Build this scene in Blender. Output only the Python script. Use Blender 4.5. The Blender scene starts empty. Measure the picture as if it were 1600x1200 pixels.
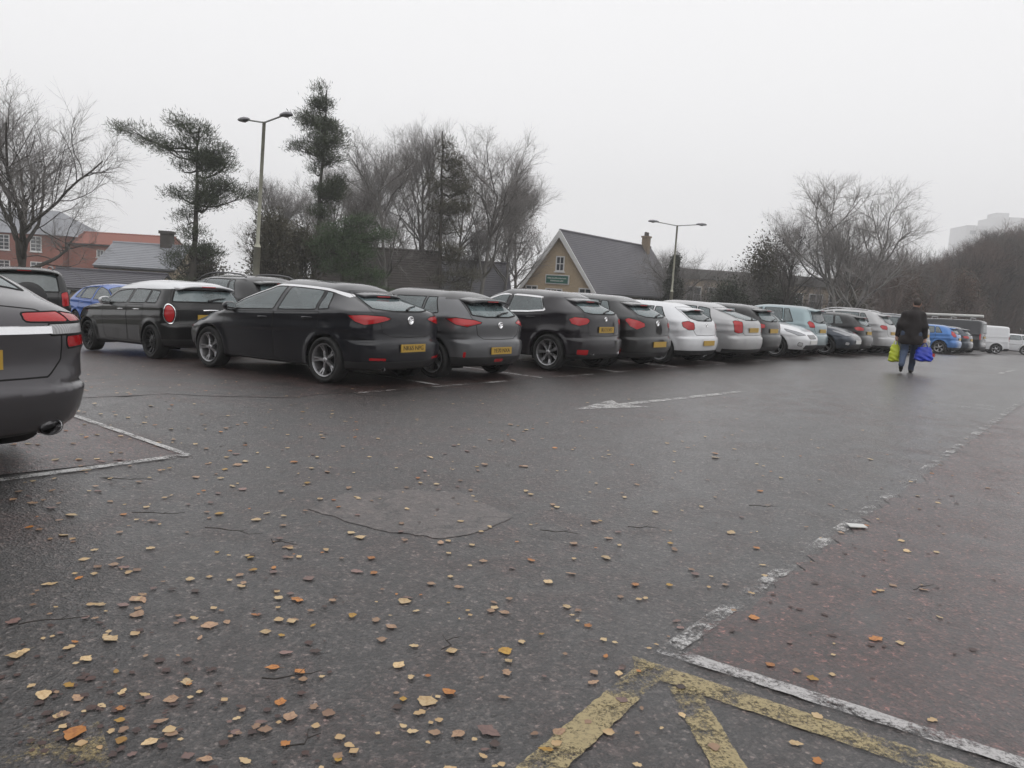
import bpy, math, random
import numpy as np
from mathutils import Matrix, Vector

SC = bpy.context.scene
COL = SC.collection
R = math.radians

# ------------------------------------------------------------------ camera
cam_d = bpy.data.cameras.new('camera')
cam = bpy.data.objects.new('camera', cam_d)
COL.objects.link(cam)
SC.camera = cam
cam_d.sensor_width = 36.0
cam_d.lens = 36.0 * 1220.0 / 1600.0
cam_d.clip_start = 0.05
cam_d.clip_end = 3000.0
cam.matrix_world = (Matrix.Translation((0, 0, 1.5)) @ Matrix.Rotation(R(90 - 7.01), 4, 'X')
                    @ Matrix.Rotation(R(3.43), 4, 'Z'))

# ------------------------------------------------------------------ sky, sun, exposure
world = bpy.data.worlds.new('World')
SC.world = world
world.use_nodes = True
wn, wl = world.node_tree.nodes, world.node_tree.links
wn.clear()
w_out = wn.new('ShaderNodeOutputWorld')
w_bg = wn.new('ShaderNodeBackground')
w_sky = wn.new('ShaderNodeTexSky')
w_sky.sky_type = 'NISHITA'
w_sky.sun_disc = False
w_sky.sun_elevation = R(32)
w_sky.sun_rotation = R(150)
w_sky.dust_density = 4.0
w_hsv = wn.new('ShaderNodeHueSaturation')
w_hsv.inputs['Saturation'].default_value = 0.12
w_mix = wn.new('ShaderNodeMix')
w_mix.data_type = 'RGBA'
w_mix.inputs[0].default_value = 0.90                  # a closed, even cloud deck
w_mix.inputs[7].default_value = (11.35, 11.30, 11.42, 1)
wl.new(w_sky.outputs[0], w_hsv.inputs['Color'])
wl.new(w_hsv.outputs[0], w_mix.inputs[6])
wl.new(w_mix.outputs[2], w_bg.inputs['Color'])
w_bg.inputs['Strength'].default_value = 0.10
wl.new(w_bg.outputs[0], w_out.inputs['Surface'])

sun_d = bpy.data.lights.new('sun', 'SUN')
sun_d.energy = 0.55
sun_d.angle = R(70)
sun_d.color = (1.0, 0.98, 0.95)
sun = bpy.data.objects.new('sun', sun_d)
COL.objects.link(sun)
sun.rotation_euler = (R(90 - 50), 0, R(180 - 150))

SC.view_settings.view_transform = 'Standard'
SC.view_settings.look = 'None'
SC.view_settings.exposure = 0.0
SC.view_settings.gamma = 1.0
SC.view_settings.use_curve_mapping = False
SC.render.engine = 'CYCLES'
SC.cycles.use_denoising = True
SC.cycles.max_bounces = 6
SC.cycles.transparent_max_bounces = 8
SC.cycles.volume_bounces = 3
SC.cycles.caustics_reflective = False
SC.cycles.caustics_refractive = False

# ------------------------------------------------------------------ materials
def nt_new(name):
    m = bpy.data.materials.new(name)
    m.use_nodes = True
    nt = m.node_tree
    return m, nt.nodes, nt.links, nt.nodes['Principled BSDF']

def noise(n, l, scale, detail=4, rough=0.55, vec=None, dist=0.0):
    t = n.new('ShaderNodeTexNoise')
    t.inputs['Scale'].default_value = scale
    t.inputs['Detail'].default_value = detail
    t.inputs['Roughness'].default_value = rough
    t.inputs['Distortion'].default_value = dist
    if vec is not None:
        l.new(vec, t.inputs['Vector'])
    return t

def ramp(n, l, src, stops):
    r = n.new('ShaderNodeValToRGB')
    el = r.color_ramp.elements
    while len(el) < len(stops):
        el.new(0.5)
    for e, (p, c) in zip(el, stops):
        e.position = p
        e.color = c if len(c) == 4 else (*c, 1)
    l.new(src, r.inputs[0])
    return r

def mixc(n, l, fac, a, b, mode='MIX'):
    m = n.new('ShaderNodeMix')
    m.data_type = 'RGBA'
    m.blend_type = mode
    for sock, v in ((m.inputs[0], fac), (m.inputs[6], a), (m.inputs[7], b)):
        if isinstance(v, (int, float)):
            sock.default_value = v
        elif isinstance(v, tuple):
            sock.default_value = v if len(v) == 4 else (*v, 1)
        else:
            l.new(v, sock)
    return m.outputs[2]

def math_n(n, l, op, a, b=0.0):
    m = n.new('ShaderNodeMath')
    m.operation = op
    for sock, v in ((m.inputs[0], a), (m.inputs[1], b)):
        if isinstance(v, (int, float)):
            sock.default_value = v
        else:
            l.new(v, sock)
    return m.outputs[0]

def bump(n, l, b, height, strength, dist=0.01):
    bp = n.new('ShaderNodeBump')
    bp.inputs['Strength'].default_value = strength
    bp.inputs['Distance'].default_value = dist
    l.new(height, bp.inputs['Height'])
    l.new(bp.outputs[0], b.inputs['Normal'])

def simple(name, c, rough=0.6, metal=0.0, var=0.12, scale=3.0, coat=0.0, spec=0.5, bumps=0.0, bscale=40.0):
    m, n, l, b = nt_new(name)
    tc = n.new('ShaderNodeTexCoord')
    t = noise(n, l, scale, 5, 0.6, tc.outputs['Object'])
    lo = tuple(max(0, x * (1 - var)) for x in c)
    hi = tuple(min(1, x * (1 + var)) for x in c)
    l.new(ramp(n, l, t.outputs[0], [(0.3, lo), (0.7, hi)]).outputs[0], b.inputs['Base Color'])
    rr = n.new('ShaderNodeMapRange')
    rr.inputs[1].default_value = 0.3
    rr.inputs[2].default_value = 0.7
    rr.inputs[3].default_value = max(0.02, rough * 0.85)
    rr.inputs[4].default_value = min(1, rough * 1.15)
    l.new(t.outputs[0], rr.inputs[0])
    l.new(rr.outputs[0], b.inputs['Roughness'])
    b.inputs['Metallic'].default_value = metal
    b.inputs['Coat Weight'].default_value = coat
    b.inputs['Coat Roughness'].default_value = 0.06
    b.inputs['Specular IOR Level'].default_value = spec
    if bumps:
        t2 = noise(n, l, bscale, 4, 0.6, tc.outputs['Object'])
        bump(n, l, b, t2.outputs[0], bumps, 0.01)
    return m

def paint(name, c, metal=0.4, rough=0.32, dirt=0.22):
    """Car paint under clear coat, with road film that thickens on the low panels."""
    m, n, l, b = nt_new(name)
    tc = n.new('ShaderNodeTexCoord')
    t = noise(n, l, 2.2, 6, 0.65, tc.outputs['Object'])
    f = noise(n, l, 900, 2, 0.5, tc.outputs['Object'])
    sp = n.new('ShaderNodeSeparateXYZ')
    l.new(tc.outputs['Object'], sp.inputs[0])
    low = n.new('ShaderNodeMapRange')
    low.inputs[1].default_value = 0.75
    low.inputs[2].default_value = 0.15
    low.inputs[3].default_value = 0.04
    low.inputs[4].default_value = 1.0
    l.new(sp.outputs[2], low.inputs[0])
    dm = math_n(n, l, 'MULTIPLY', math_n(n, l, 'MULTIPLY', low.outputs[0], t.outputs[0]), dirt)
    base = mixc(n, l, ramp(n, l, f.outputs[0], [(0.45, (0, 0, 0)), (0.75, (1, 1, 1))]).outputs[0], c,
                tuple(min(1, x * 1.25 + 0.004) for x in c))
    geo = n.new('ShaderNodeNewGeometry')      # the inside of the shell is dark trim
    outer = mixc(n, l, dm, base, (0.075, 0.066, 0.058))
    l.new(mixc(n, l, geo.outputs['Backfacing'], outer, (0.020, 0.020, 0.021)), b.inputs['Base Color'])
    b.inputs['Metallic'].default_value = metal
    rr = n.new('ShaderNodeMapRange')
    rr.inputs[3].default_value = rough * 0.8
    rr.inputs[4].default_value = rough * 1.35
    l.new(t.outputs[0], rr.inputs[0])
    l.new(rr.outputs[0], b.inputs['Roughness'])
    b.inputs['Specular IOR Level'].default_value = 0.12
    b.inputs['Coat Weight'].default_value = 1.0
    b.inputs['Coat IOR'].default_value = 1.45
    cr = math_n(n, l, 'MULTIPLY', dm, 0.5)
    l.new(math_n(n, l, 'ADD', cr, 0.015), b.inputs['Coat Roughness'])
    return m

def glass_mat(name, c, rough=0.05):
    m, n, l, b = nt_new(name)
    tc = n.new('ShaderNodeTexCoord')
    t = noise(n, l, 1.7, 3, 0.5, tc.outputs['Object'])
    l.new(ramp(n, l, t.outputs[0], [(0.3, tuple(x * 0.6 for x in c)), (0.7, tuple(x * 1.25 for x in c))]).outputs[0], b.inputs['Base Color'])
    b.inputs['Roughness'].default_value = rough
    b.inputs['Specular IOR Level'].default_value = 0.75
    b.inputs['Coat Weight'].default_value = 0.5
    b.inputs['Coat Roughness'].default_value = 0.03
    return m

def car_glass(name, tint, film=0.20):
    """tinted pane: clear reflection on top, coloured view through it, sky brightness painted in as film"""
    m = bpy.data.materials.new(name)
    m.use_nodes = True
    n, l = m.node_tree.nodes, m.node_tree.links
    n.clear()
    out = n.new('ShaderNodeOutputMaterial')
    tr = n.new('ShaderNodeBsdfTransparent')
    tr.inputs[0].default_value = (*tint, 1)
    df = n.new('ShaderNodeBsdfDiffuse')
    df.inputs[0].default_value = (0.33, 0.43, 0.45, 1)  # pale diffuse colour painted in for the sky shining in the panes
    gl = n.new('ShaderNodeBsdfGlossy')
    gl.inputs['Roughness'].default_value = 0.03
    tc = n.new('ShaderNodeTexCoord')
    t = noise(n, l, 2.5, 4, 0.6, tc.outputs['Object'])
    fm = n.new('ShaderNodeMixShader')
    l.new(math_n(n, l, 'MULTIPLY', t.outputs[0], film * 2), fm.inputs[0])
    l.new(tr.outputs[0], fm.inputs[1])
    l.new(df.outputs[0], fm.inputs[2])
    fr = n.new('ShaderNodeFresnel')
    fr.inputs[0].default_value = 1.95
    mx = n.new('ShaderNodeMixShader')
    l.new(fr.outputs[0], mx.inputs[0])
    l.new(fm.outputs[0], mx.inputs[1])
    l.new(gl.outputs[0], mx.inputs[2])
    l.new(mx.outputs[0], out.inputs[0])
    return m

def asphalt(name, dark, light, redness, wet=(0.32, 0.62), stone=0.35):
    m, n, l, b = nt_new(name)
    tc = n.new('ShaderNodeTexCoord')
    o = tc.outputs['Object']
    big = noise(n, l, 0.28, 5, 0.6, o, 0.6)
    mid = noise(n, l, 2.3, 6, 0.7, o, 0.3)
    fine = noise(n, l, 38, 5, 0.75, o)
    vor = n.new('ShaderNodeTexVoronoi')
    vor.inputs['Scale'].default_value = 95
    l.new(o, vor.inputs['Vector'])
    vor2 = n.new('ShaderNodeTexVoronoi')
    vor2.inputs['Scale'].default_value = 46
    l.new(o, vor2.inputs['Vector'])
    c0 = ramp(n, l, fine.outputs[0], [(0.3, dark), (0.72, light)]).outputs[0]
    sep = n.new('ShaderNodeSeparateColor')
    l.new(vor.outputs['Color'], sep.inputs[0])
    stones = ramp(n, l, sep.outputs[0], [(0.55, (0.55, 0.55, 0.55)), (0.80, (1.0, 1.0, 1.0)), (0.93, (2.1, 2.05, 2.0)), (1.0, (3.2, 3.1, 3.0))]).outputs[0]
    c1 = mixc(n, l, stone, c0, mixc(n, l, 1.0, c0, stones, 'MULTIPLY'))
    sep2 = n.new('ShaderNodeSeparateColor')
    l.new(vor2.outputs['Color'], sep2.inputs[0])
    lumps = ramp(n, l, sep2.outputs[1], [(0.0, (0.35, 0.34, 0.33)), (0.35, (0.8, 0.8, 0.8)), (0.72, (1.15, 1.15, 1.15)), (1.0, (2.7, 2.65, 2.6))]).outputs[0]
    c1 = mixc(n, l, stone, c1, mixc(n, l, 1.0, c1, lumps, 'MULTIPLY'))
    # worn-off red surfacing, in ragged islands
    rmask = ramp(n, l, mid.outputs[0], [(0.62 - redness * 0.35, (0, 0, 0)), (0.74 - redness * 0.35, (1, 1, 1))]).outputs[0]
    rmask2 = ramp(n, l, big.outputs[0], [(0.56 - redness * 0.3, (0, 0, 0)), (0.72 - redness * 0.3, (1, 1, 1))]).outputs[0]
    rm = math_n(n, l, 'MULTIPLY', math_n(n, l, 'MULTIPLY', rmask, rmask2), 0.30 + 0.55 * redness)
    c2 = mixc(n, l, rm, c1, mixc(n, l, 1.0, c1, (1.28, 0.82, 0.78), 'MULTIPLY'))
    # silt and old stains
    st = ramp(n, l, mid.outputs[0], [(0.28, (0.72, 0.71, 0.71)), (0.55, (1, 1, 1)), (0.8, (1.16, 1.14, 1.12))]).outputs[0]
    c3 = mixc(n, l, 0.8, c2, mixc(n, l, 1.0, c2, st, 'MULTIPLY'))
    # damp and drier mottling a hand's breadth across
    mot = noise(n, l, 11, 9, 0.82, o, 0.4)
    c3 = mixc(n, l, 1.0, c3, ramp(n, l, mot.outputs[0], [(0.34, (0.50, 0.48, 0.47)), (0.50, (0.95, 0.94, 0.93)), (0.64, (1.62, 1.58, 1.55))]).outputs[0], 'MULTIPLY')
    # specks of dark red-brown mush
    sp_n = noise(n, l, 21, 6, 0.8, o, 0.5)
    spm = math_n(n, l, 'MULTIPLY', ramp(n, l, sp_n.outputs[0], [(0.60, (0, 0, 0)), (0.66, (1, 1, 1))]).outputs[0],
                 ramp(n, l, mid.outputs[0], [(0.60 - redness * 0.22, (0, 0, 0)), (0.75 - redness * 0.22, (1, 1, 1))]).outputs[0])
    c3 = mixc(n, l, math_n(n, l, 'MULTIPLY', spm, 0.75), c3, (0.036, 0.019, 0.017))
    # fine cracks wandering across the surface
    wob_ = noise(n, l, 1.6, 5, 0.7, o)
    va = n.new('ShaderNodeVectorMath')
    va.operation = 'MULTIPLY_ADD'
    l.new(wob_.outputs['Color'], va.inputs[0])
    va.inputs[1].default_value = (0.9, 0.9, 0.0)
    l.new(o, va.inputs[2])
    vc = n.new('ShaderNodeTexVoronoi')
    vc.feature = 'DISTANCE_TO_EDGE'
    vc.inputs['Scale'].default_value = 0.62
    l.new(va.outputs[0], vc.inputs['Vector'])
    ck = math_n(n, l, 'MULTIPLY', ramp(n, l, vc.outputs[0], [(0.004, (1, 1, 1)), (0.011, (0, 0, 0))]).outputs[0],
                ramp(n, l, big.outputs[0], [(0.42, (0, 0, 0)), (0.55, (1, 1, 1))]).outputs[0])
    c3 = mixc(n, l, math_n(n, l, 'MULTIPLY', ck, 0.7), c3, (0.012, 0.011, 0.010))
    l.new(c3, b.inputs['Base Color'])
    # thin film of rain water over the stones
    cw = n.new('ShaderNodeMapRange')
    cw.inputs[1].default_value = 0.35
    cw.inputs[2].default_value = 0.62
    cw.inputs[3].default_value = 1.0
    cw.inputs[4].default_value = 0.55
    l.new(mid.outputs[0], cw.inputs[0])
    l.new(cw.outputs[0], b.inputs['Coat Weight'])
    b.inputs['Coat IOR'].default_value = 1.33
    b.inputs['Coat Roughness'].default_value = 0.24
    wr = n.new('ShaderNodeMapRange')
    wr.inputs[1].default_value = 0.32
    wr.inputs[2].default_value = 0.68
    wr.inputs[3].default_value = wet[0]
    wr.inputs[4].default_value = wet[1]
    l.new(math_n(n, l, 'ADD', math_n(n, l, 'MULTIPLY', mid.outputs[0], 0.5), math_n(n, l, 'MULTIPLY', big.outputs[0], 0.5)), wr.inputs[0])
    l.new(wr.outputs[0], b.inputs['Roughness'])
    b.inputs['Specular IOR Level'].default_value = 0.85
    hgt = math_n(n, l, 'ADD', math_n(n, l, 'ADD', math_n(n, l, 'MULTIPLY', vor.outputs['Distance'], 0.6), math_n(n, l, 'MULTIPLY', mot.outputs[0], 1.3)),
                 math_n(n, l, 'ADD', math_n(n, l, 'MULTIPLY', vor2.outputs['Distance'], 0.7), math_n(n, l, 'MULTIPLY', fine.outputs[0], 0.7)))
    bump(n, l, b, hgt, 0.8, 0.010)
    cb = n.new('ShaderNodeBump')
    cb.inputs['Strength'].default_value = 0.7
    cb.inputs['Distance'].default_value = 0.008
    l.new(hgt, cb.inputs['Height'])
    l.new(cb.outputs[0], b.inputs['Coat Normal'])
    return m

def worn_paint(name, c, keep, scale=14.0):
    """Road paint that has flaked off in places down to the tarmac under it."""
    m, n, l, b = nt_new(name)
    tc = n.new('ShaderNodeTexCoord')
    o = tc.outputs['Object']
    t = noise(n, l, scale * 0.5, 8, 0.78, o)
    t3 = noise(n, l, scale * 0.16, 3, 0.6, o)
    t2 = noise(n, l, 70, 5, 0.75, o)
    l.new(ramp(n, l, t2.outputs[0], [(0.30, tuple(x * 0.42 for x in c)), (0.55, c)]).outputs[0], b.inputs['Base Color'])
    b.inputs['Roughness'].default_value = 0.5
    s = math_n(n, l, 'ADD', math_n(n, l, 'ADD', math_n(n, l, 'MULTIPLY', t.outputs[0], 0.38), math_n(n, l, 'MULTIPLY', t3.outputs[0], 0.32)), math_n(n, l, 'MULTIPLY', t2.outputs[0], 0.30))
    a = ramp(n, l, s, [(0.60 - keep * 0.30, (0, 0, 0)), (0.68 - keep * 0.30, (1, 1, 1))]).outputs[0]
    l.new(a, b.inputs['Alpha'])
    return m

MATS = {}
def M(key, fn=None, *a, **k):
    if key not in MATS:
        MATS[key] = fn(key, *a, **k)
    return MATS[key]

# ------------------------------------------------------------------ mesh helpers
def fast_mesh(name, verts, faces, smooth=False):
    """verts (N,3) array; faces either an (M,k) int array or a list of tuples."""
    me = bpy.data.meshes.new(name)
    verts = np.asarray(verts, dtype=np.float32)
    if isinstance(faces, np.ndarray):
        k = faces.shape[1]
        nf = faces.shape[0]
        me.vertices.add(len(verts))
        me.vertices.foreach_set('co', verts.ravel())
        me.loops.add(nf * k)
        me.loops.foreach_set('vertex_index', faces.astype(np.int32).ravel())
        me.polygons.add(nf)
        me.polygons.foreach_set('loop_start', np.arange(0, nf * k, k, dtype=np.int32))
        me.update(calc_edges=True)
    else:
        me.from_pydata(verts.tolist(), [], [tuple(int(i) for i in f) for f in faces])
        me.update()
    if smooth and len(me.polygons):
        me.polygons.foreach_set('use_smooth', np.ones(len(me.polygons), dtype=bool))
    return me

def put(name, me, mat=None, parent=None, loc=None, rot=None):
    if mat is not None and not me.materials:
        me.materials.append(mat)
    o = bpy.data.objects.new(name, me)
    COL.objects.link(o)
    if parent is not None:
        o.parent = parent
    if loc is not None:
        o.location = loc
    if rot is not None:
        o.rotation_euler = rot
    if mat is not None and me.materials and me.materials[0] is not mat:
        o.material_slots[0].link = 'OBJECT'
        o.material_slots[0].material = mat
    return o

def tag(o, label=None, cat=None, group=None, kind=None):
    if label: o['label'] = label
    if cat: o['category'] = cat
    if group: o['group'] = group
    if kind: o['kind'] = kind
    return o

def empty(name, loc=(0, 0, 0), rz=0.0):
    o = bpy.data.objects.new(name, None)
    o.empty_display_size = 0.2
    COL.objects.link(o)
    o.location = loc
    o.rotation_euler = (0, 0, rz)
    return o

class MB:
    """Collects simple shapes into one mesh."""
    def __init__(s):
        s.v, s.f = [], []
    def add(s, vs, fs):
        b = len(s.v)
        s.v += [tuple(map(float, p)) for p in vs]
        s.f += [tuple(b + i for i in f) for f in fs]
        return s
    def box(s, x0, x1, y0, y1, z0, z1):
        vs = [(x, y, z) for z in (z0, z1) for y in (y0, y1) for x in (x0, x1)]
        return s.add(vs, [(0, 2, 3, 1), (4, 5, 7, 6), (0, 1, 5, 4), (2, 6, 7, 3), (0, 4, 6, 2), (1, 3, 7, 5)])
    def prism(s, poly, axis, a0, a1):
        """extrude a 2D polygon along axis ('x': poly in (y,z), 'y': (x,z), 'z': (x,y))"""
        def P(p, a):
            return {'x': (a, p[0], p[1]), 'y': (p[0], a, p[1]), 'z': (p[0], p[1], a)}[axis]
        k = len(poly)
        vs = [P(p, a0) for p in poly] + [P(p, a1) for p in poly]
        fs = [tuple(range(k))[::-1], tuple(range(k, 2 * k))] + [(i, (i + 1) % k, k + (i + 1) % k, k + i) for i in range(k)]
        return s.add(vs, fs)
    def tube(s, pts, rad, sides=8, cap=True):
        pts = [Vector(p) for p in pts]
        if not isinstance(rad, (list, tuple)):
            rad = [rad] * len(pts)
        vs, fs = [], []
        ref = Vector((0.13, 0.37, 0.92))
        for i, p in enumerate(pts):
            t = (pts[min(i + 1, len(pts) - 1)] - pts[max(i - 1, 0)]).normalized()
            if abs(t.dot(ref)) > 0.95:
                ref = Vector((1, 0.1, 0))
            u = t.cross(ref).normalized()
            w = t.cross(u)
            for k in range(sides):
                a = 2 * math.pi * k / sides
                vs.append(p + (u * math.cos(a) + w * math.sin(a)) * rad[i])
        for i in range(len(pts) - 1):
            for k in range(sides):
                k2 = (k + 1) % sides
                fs.append((i * sides + k, i * sides + k2, (i + 1) * sides + k2, (i + 1) * sides + k))
        if cap:
            fs += [tuple(range(sides)), tuple(range((len(pts) - 1) * sides, len(pts) * sides))[::-1]]
        return s.add(vs, fs)
    def lathe(s, prof, n=24, axis='y', closed=False):
        """prof: list of (r, a) revolved about axis"""
        vs, fs = [], []
        for k in range(n):
            a = 2 * math.pi * k / n
            c, d = math.cos(a), math.sin(a)
            for r, h in prof:
                vs.append({'y': (r * c, h, r * d), 'z': (r * c, r * d, h), 'x': (h, r * c, r * d)}[axis])
        m = len(prof)
        for k in range(n):
            k2 = (k + 1) % n
            for i in range(m if closed else m - 1):
                j = (i + 1) % m
                fs.append((k * m + i, k * m + j, k2 * m + j, k2 * m + i))
        return s.add(vs, fs)
    def mesh(s, name, smooth=False):
        return fast_mesh(name, np.array(s.v, dtype=np.float32).reshape(-1, 3), s.f, smooth)
    def build(s, name, mat, parent=None, smooth=False, **k):
        return put(name, s.mesh(name, smooth), mat, parent, **k)

# ------------------------------------------------------------------ the lie of the land
ROW = (0.643, 0.766)          # along the lane
NRM = (-0.766, 0.643)         # across it, into the bays
def soft(t, w=1.2):
    return w * np.logaddexp(0.0, np.asarray(t, dtype=float) / w)
def gz(x, y):
    s = np.asarray(x) * ROW[0] + np.asarray(y) * ROW[1]
    n = np.asarray(x) * NRM[0] + np.asarray(y) * NRM[1]
    a = -0.040 * np.minimum(soft(n - 10.4), 20.0)
    b = -0.026 * np.minimum(soft(s - 25.0, 2.0), 45.0)
    # the bays on the near left stand a little proud of the lane
    xx, yy = np.asarray(x, dtype=float), np.asarray(y, dtype=float)
    c = 0.19 * np.clip((-2.35 - xx) / 1.5, 0, 1) / (1 + np.exp(np.clip((yy - 9.2) / 0.5, -40, 40))) / (1 + np.exp(np.clip((2.4 - yy) / 0.4, -40, 40)))
    return a + b + c
def G(x, y):
    return float(gz(x, y))
def sn(s, n):
    return (s * ROW[0] + n * NRM[0], s * ROW[1] + n * NRM[1])

def axis_lines(lo, hi, f0, f1, step):
    a = list(np.arange(f0, f1 + 1e-6, step))
    d, x = step, f0
    left = []
    while x > lo:
        d *= 1.6
        x = max(lo, x - d)
        left.append(x)
    d, x = step, f1
    right = []
    while x < hi:
        d *= 1.6
        x = min(hi, x + d)
        right.append(x)
    return np.array(left[::-1] + a + right)

gx = np.unique(np.concatenate([axis_lines(-600, 700, -45, 75, 1.0), np.arange(-9, 0, 0.25)]))
gy = np.unique(np.concatenate([axis_lines(-300, 800, -8, 95, 1.0), np.arange(1, 10, 0.25)]))
XX, YY = np.meshgrid(gx, gy)
gv = np.stack([XX, YY, gz(XX, YY)], -1).reshape(-1, 3)
ii = np.arange(len(gv)).reshape(XX.shape)
gf = np.stack([ii[:-1, :-1], ii[:-1, 1:], ii[1:, 1:], ii[1:, :-1]], -1).reshape(-1, 4)
M('asphalt', asphalt, (0.0160, 0.0142, 0.0138), (0.082, 0.0730, 0.0705), 0.50, (0.25, 0.5), 0.8)
M('bay_asphalt', asphalt, (0.0190, 0.0124, 0.0116), (0.088, 0.0580, 0.0535), 0.92, (0.27, 0.52), 0.8)
M('bay_far', asphalt, (0.0162, 0.0130, 0.0124), (0.076, 0.0620, 0.0590), 0.72, (0.26, 0.5), 0.8)
ground = put('ground', fast_mesh('ground', gv, gf, True), MATS['asphalt'])
tag(ground, kind='structure')

def sheet(name, outline, mat, dz, kind='structure', res=1.5, parent=None):
    """A flat sheet laid on the ground; outline is an (x,y) polygon."""
    n = len(outline)
    me = bpy.data.meshes.new(name)
    me.from_pydata([(x, y, G(x, y) + dz) for x, y in outline], [], [tuple(range(n))])
    o = put(name, me, mat, parent)
    if kind: o['kind'] = kind
    return o

def strip_sheet(name, s0, s1, n0, n1, dz, mat, jag=0.0, seed=0, step=1.0):
    """sheet in lane coordinates following the slope"""
    rg = random.Random(seed)
    ss = np.arange(s0, s1 + 1e-6, step)
    nn = np.linspace(n0, n1, max(2, int(abs(n1 - n0) / 1.0) + 1))
    vs, fs = [], []
    for i, s in enumerate(ss):
        for j, n in enumerate(nn):
            k = n + (rg.uniform(-jag, jag) if j in (0,) else 0)
            x, y = sn(s, k)
            vs.append((x, y, G(x, y) + dz))
    m = len(nn)
    for i in range(len(ss) - 1):
        for j in range(m - 1):
            fs.append((i * m + j, i * m + j + 1, (i + 1) * m + j + 1, (i + 1) * m + j))
    o = put(name, fast_mesh(name, np.array(vs), np.array(fs)[:, ::-1].copy() if n1 > n0 else np.array(fs)), mat)
    o['kind'] = 'structure'
    return o

# bays with worn red surfacing on both sides of the lane
strip_sheet('bay_surface', -14, 62, 8.15, 24.0, 0.003, MATS['bay_far'], 0.10, 1, 0.5)
def lane_edge(t):   # white edge line of the near bays, through (0.73,3.17) towards (9.51,14.43)
    return (0.73 + 0.6149 * t, 3.17 + 0.7886 * t)
def bay_dir(t, u):
    x, y = lane_edge(t)
    return (x + 0.843 * u, y - 0.538 * u)
rgb_ = random.Random(12)
E1 = [bay_dir(t, 0.05 + rgb_.uniform(-0.05, 0.06)) for t in np.arange(0, 40.05, 0.1)]
E2 = [bay_dir(t, 5.2) for t in np.arange(0, 40.05, 0.1)][::-1]
vs = [(x, y, G(x, y) + 0.003) for x, y in E1 + E2[::-1]]
k = len(E1)
bay2 = put('bay_surface', fast_mesh('bay_surface_near', np.array(vs), np.array([(i, k + i, k + i + 1, i + 1) for i in range(k - 1)])), MATS['bay_asphalt'])
bay2['kind'] = 'structure'
lb = []
for i in range(41):
    for j in range(41):
        u, v_ = i / 40, j / 40
        lb.append((-2.55 - 1.55 * u - 4.75 * v_, 6.07 - 2.67 * u + 2.17 * v_))
idx_ = np.arange(41 * 41).reshape(41, 41)
left_bay = put('bay_surface', fast_mesh('bay_surface_left', np.array([(x, y, G(x, y) + 0.005) for x, y in lb]), np.stack([idx_[:-1, :-1], idx_[:-1, 1:], idx_[1:, 1:], idx_[1:, :-1]], -1).reshape(-1, 4)), MATS['bay_asphalt'])
left_bay['kind'] = 'structure'

M('verge', simple, (0.050, 0.052, 0.028), 0.9, 0, 0.5, 3.0, bumps=0.6, bscale=25.0)
strip_sheet('verge', -60, 150, 25.5, 110.0, 0.012, MATS['verge'], 0.15, 4, 2.0)
strip_sheet('verge', 62, 150, 14.0, 25.5, 0.012, MATS['verge'], 0.15, 5, 2.0)
# ------------------------------------------------------------------ road markings
M('white_worn', worn_paint, (0.56, 0.55, 0.54), 0.50)
M('white_flaked', worn_paint, (0.50, 0.49, 0.48), 0.34, 16.0)
M('white_good', worn_paint, (0.47, 0.455, 0.45), 0.50)
M('yellow_worn', worn_paint, (0.36, 0.29, 0.15), 0.54)
M('patch', asphalt, (0.066, 0.055, 0.052), (0.140, 0.118, 0.112), 0.12, (0.3, 0.5), 0.15)

RGL = random.Random(99)
def ragged(outline, step, jit):
    pts = []
    for i, p in enumerate(outline):
        q = outline[(i + 1) % len(outline)]
        L_ = math.hypot(q[0] - p[0], q[1] - p[1])
        n = max(1, int(L_ / step))
        nx_, ny_ = -(q[1] - p[1]) / L_, (q[0] - p[0]) / L_
        run = 0.0
        for k in range(n):
            t = k / n
            run = run * 0.2 + RGL.uniform(-jit, jit) * (1 if k else 0)
            pts.append((p[0] + (q[0] - p[0]) * t + nx_ * run, p[1] + (q[1] - p[1]) * t + ny_ * run))
    return pts
def line(name, p, q, w, mat, dz=0.006):
    p, q = Vector(p), Vector(q)
    d = (q - p).normalized()
    o = Vector((-d.y, d.x)) * w / 2
    near = min(p.length, q.length) < 9
    n = max(1, int((q - p).length / (0.04 if near else 0.25)))
    vs, fs = [], []
    ra = rb_ = 0.0
    for i in range(n + 1):
        c = p.lerp(q, i / n)
        ra = ra * 0.2 + RGL.uniform(-0.0035, 0.0035)
        rb_ = rb_ * 0.2 + RGL.uniform(-0.0035, 0.0035)
        for sgn, j_ in ((1, ra), (-1, rb_)):
            a = c + o * sgn * (1 + j_ / (w / 2))
            vs.append((a.x, a.y, G(a.x, a.y) + dz))
    for i in range(n):
        fs.append((2 * i, 2 * i + 1, 2 * i + 3, 2 * i + 2))
    return tag(put(name, fast_mesh(name, np.array(vs), fs), mat), kind='structure')

line('white_line', lane_edge(0.05), lane_edge(2.4), 0.085, MATS['white_flaked'])
line('white_line', lane_edge(2.4), lane_edge(7.0), 0.085, MATS['white_flaked'], 0.0062)
line('white_line', lane_edge(7.0), lane_edge(16.0), 0.10, MATS['white_flaked'])
line('white_line', lane_edge(16.0), lane_edge(38.0), 0.10, MATS['white_worn'], 0.0062)
line('white_line', (0.70, 3.19), bay_dir(0, 3.9), 0.085, MATS['white_good'], 0.0072)
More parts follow.
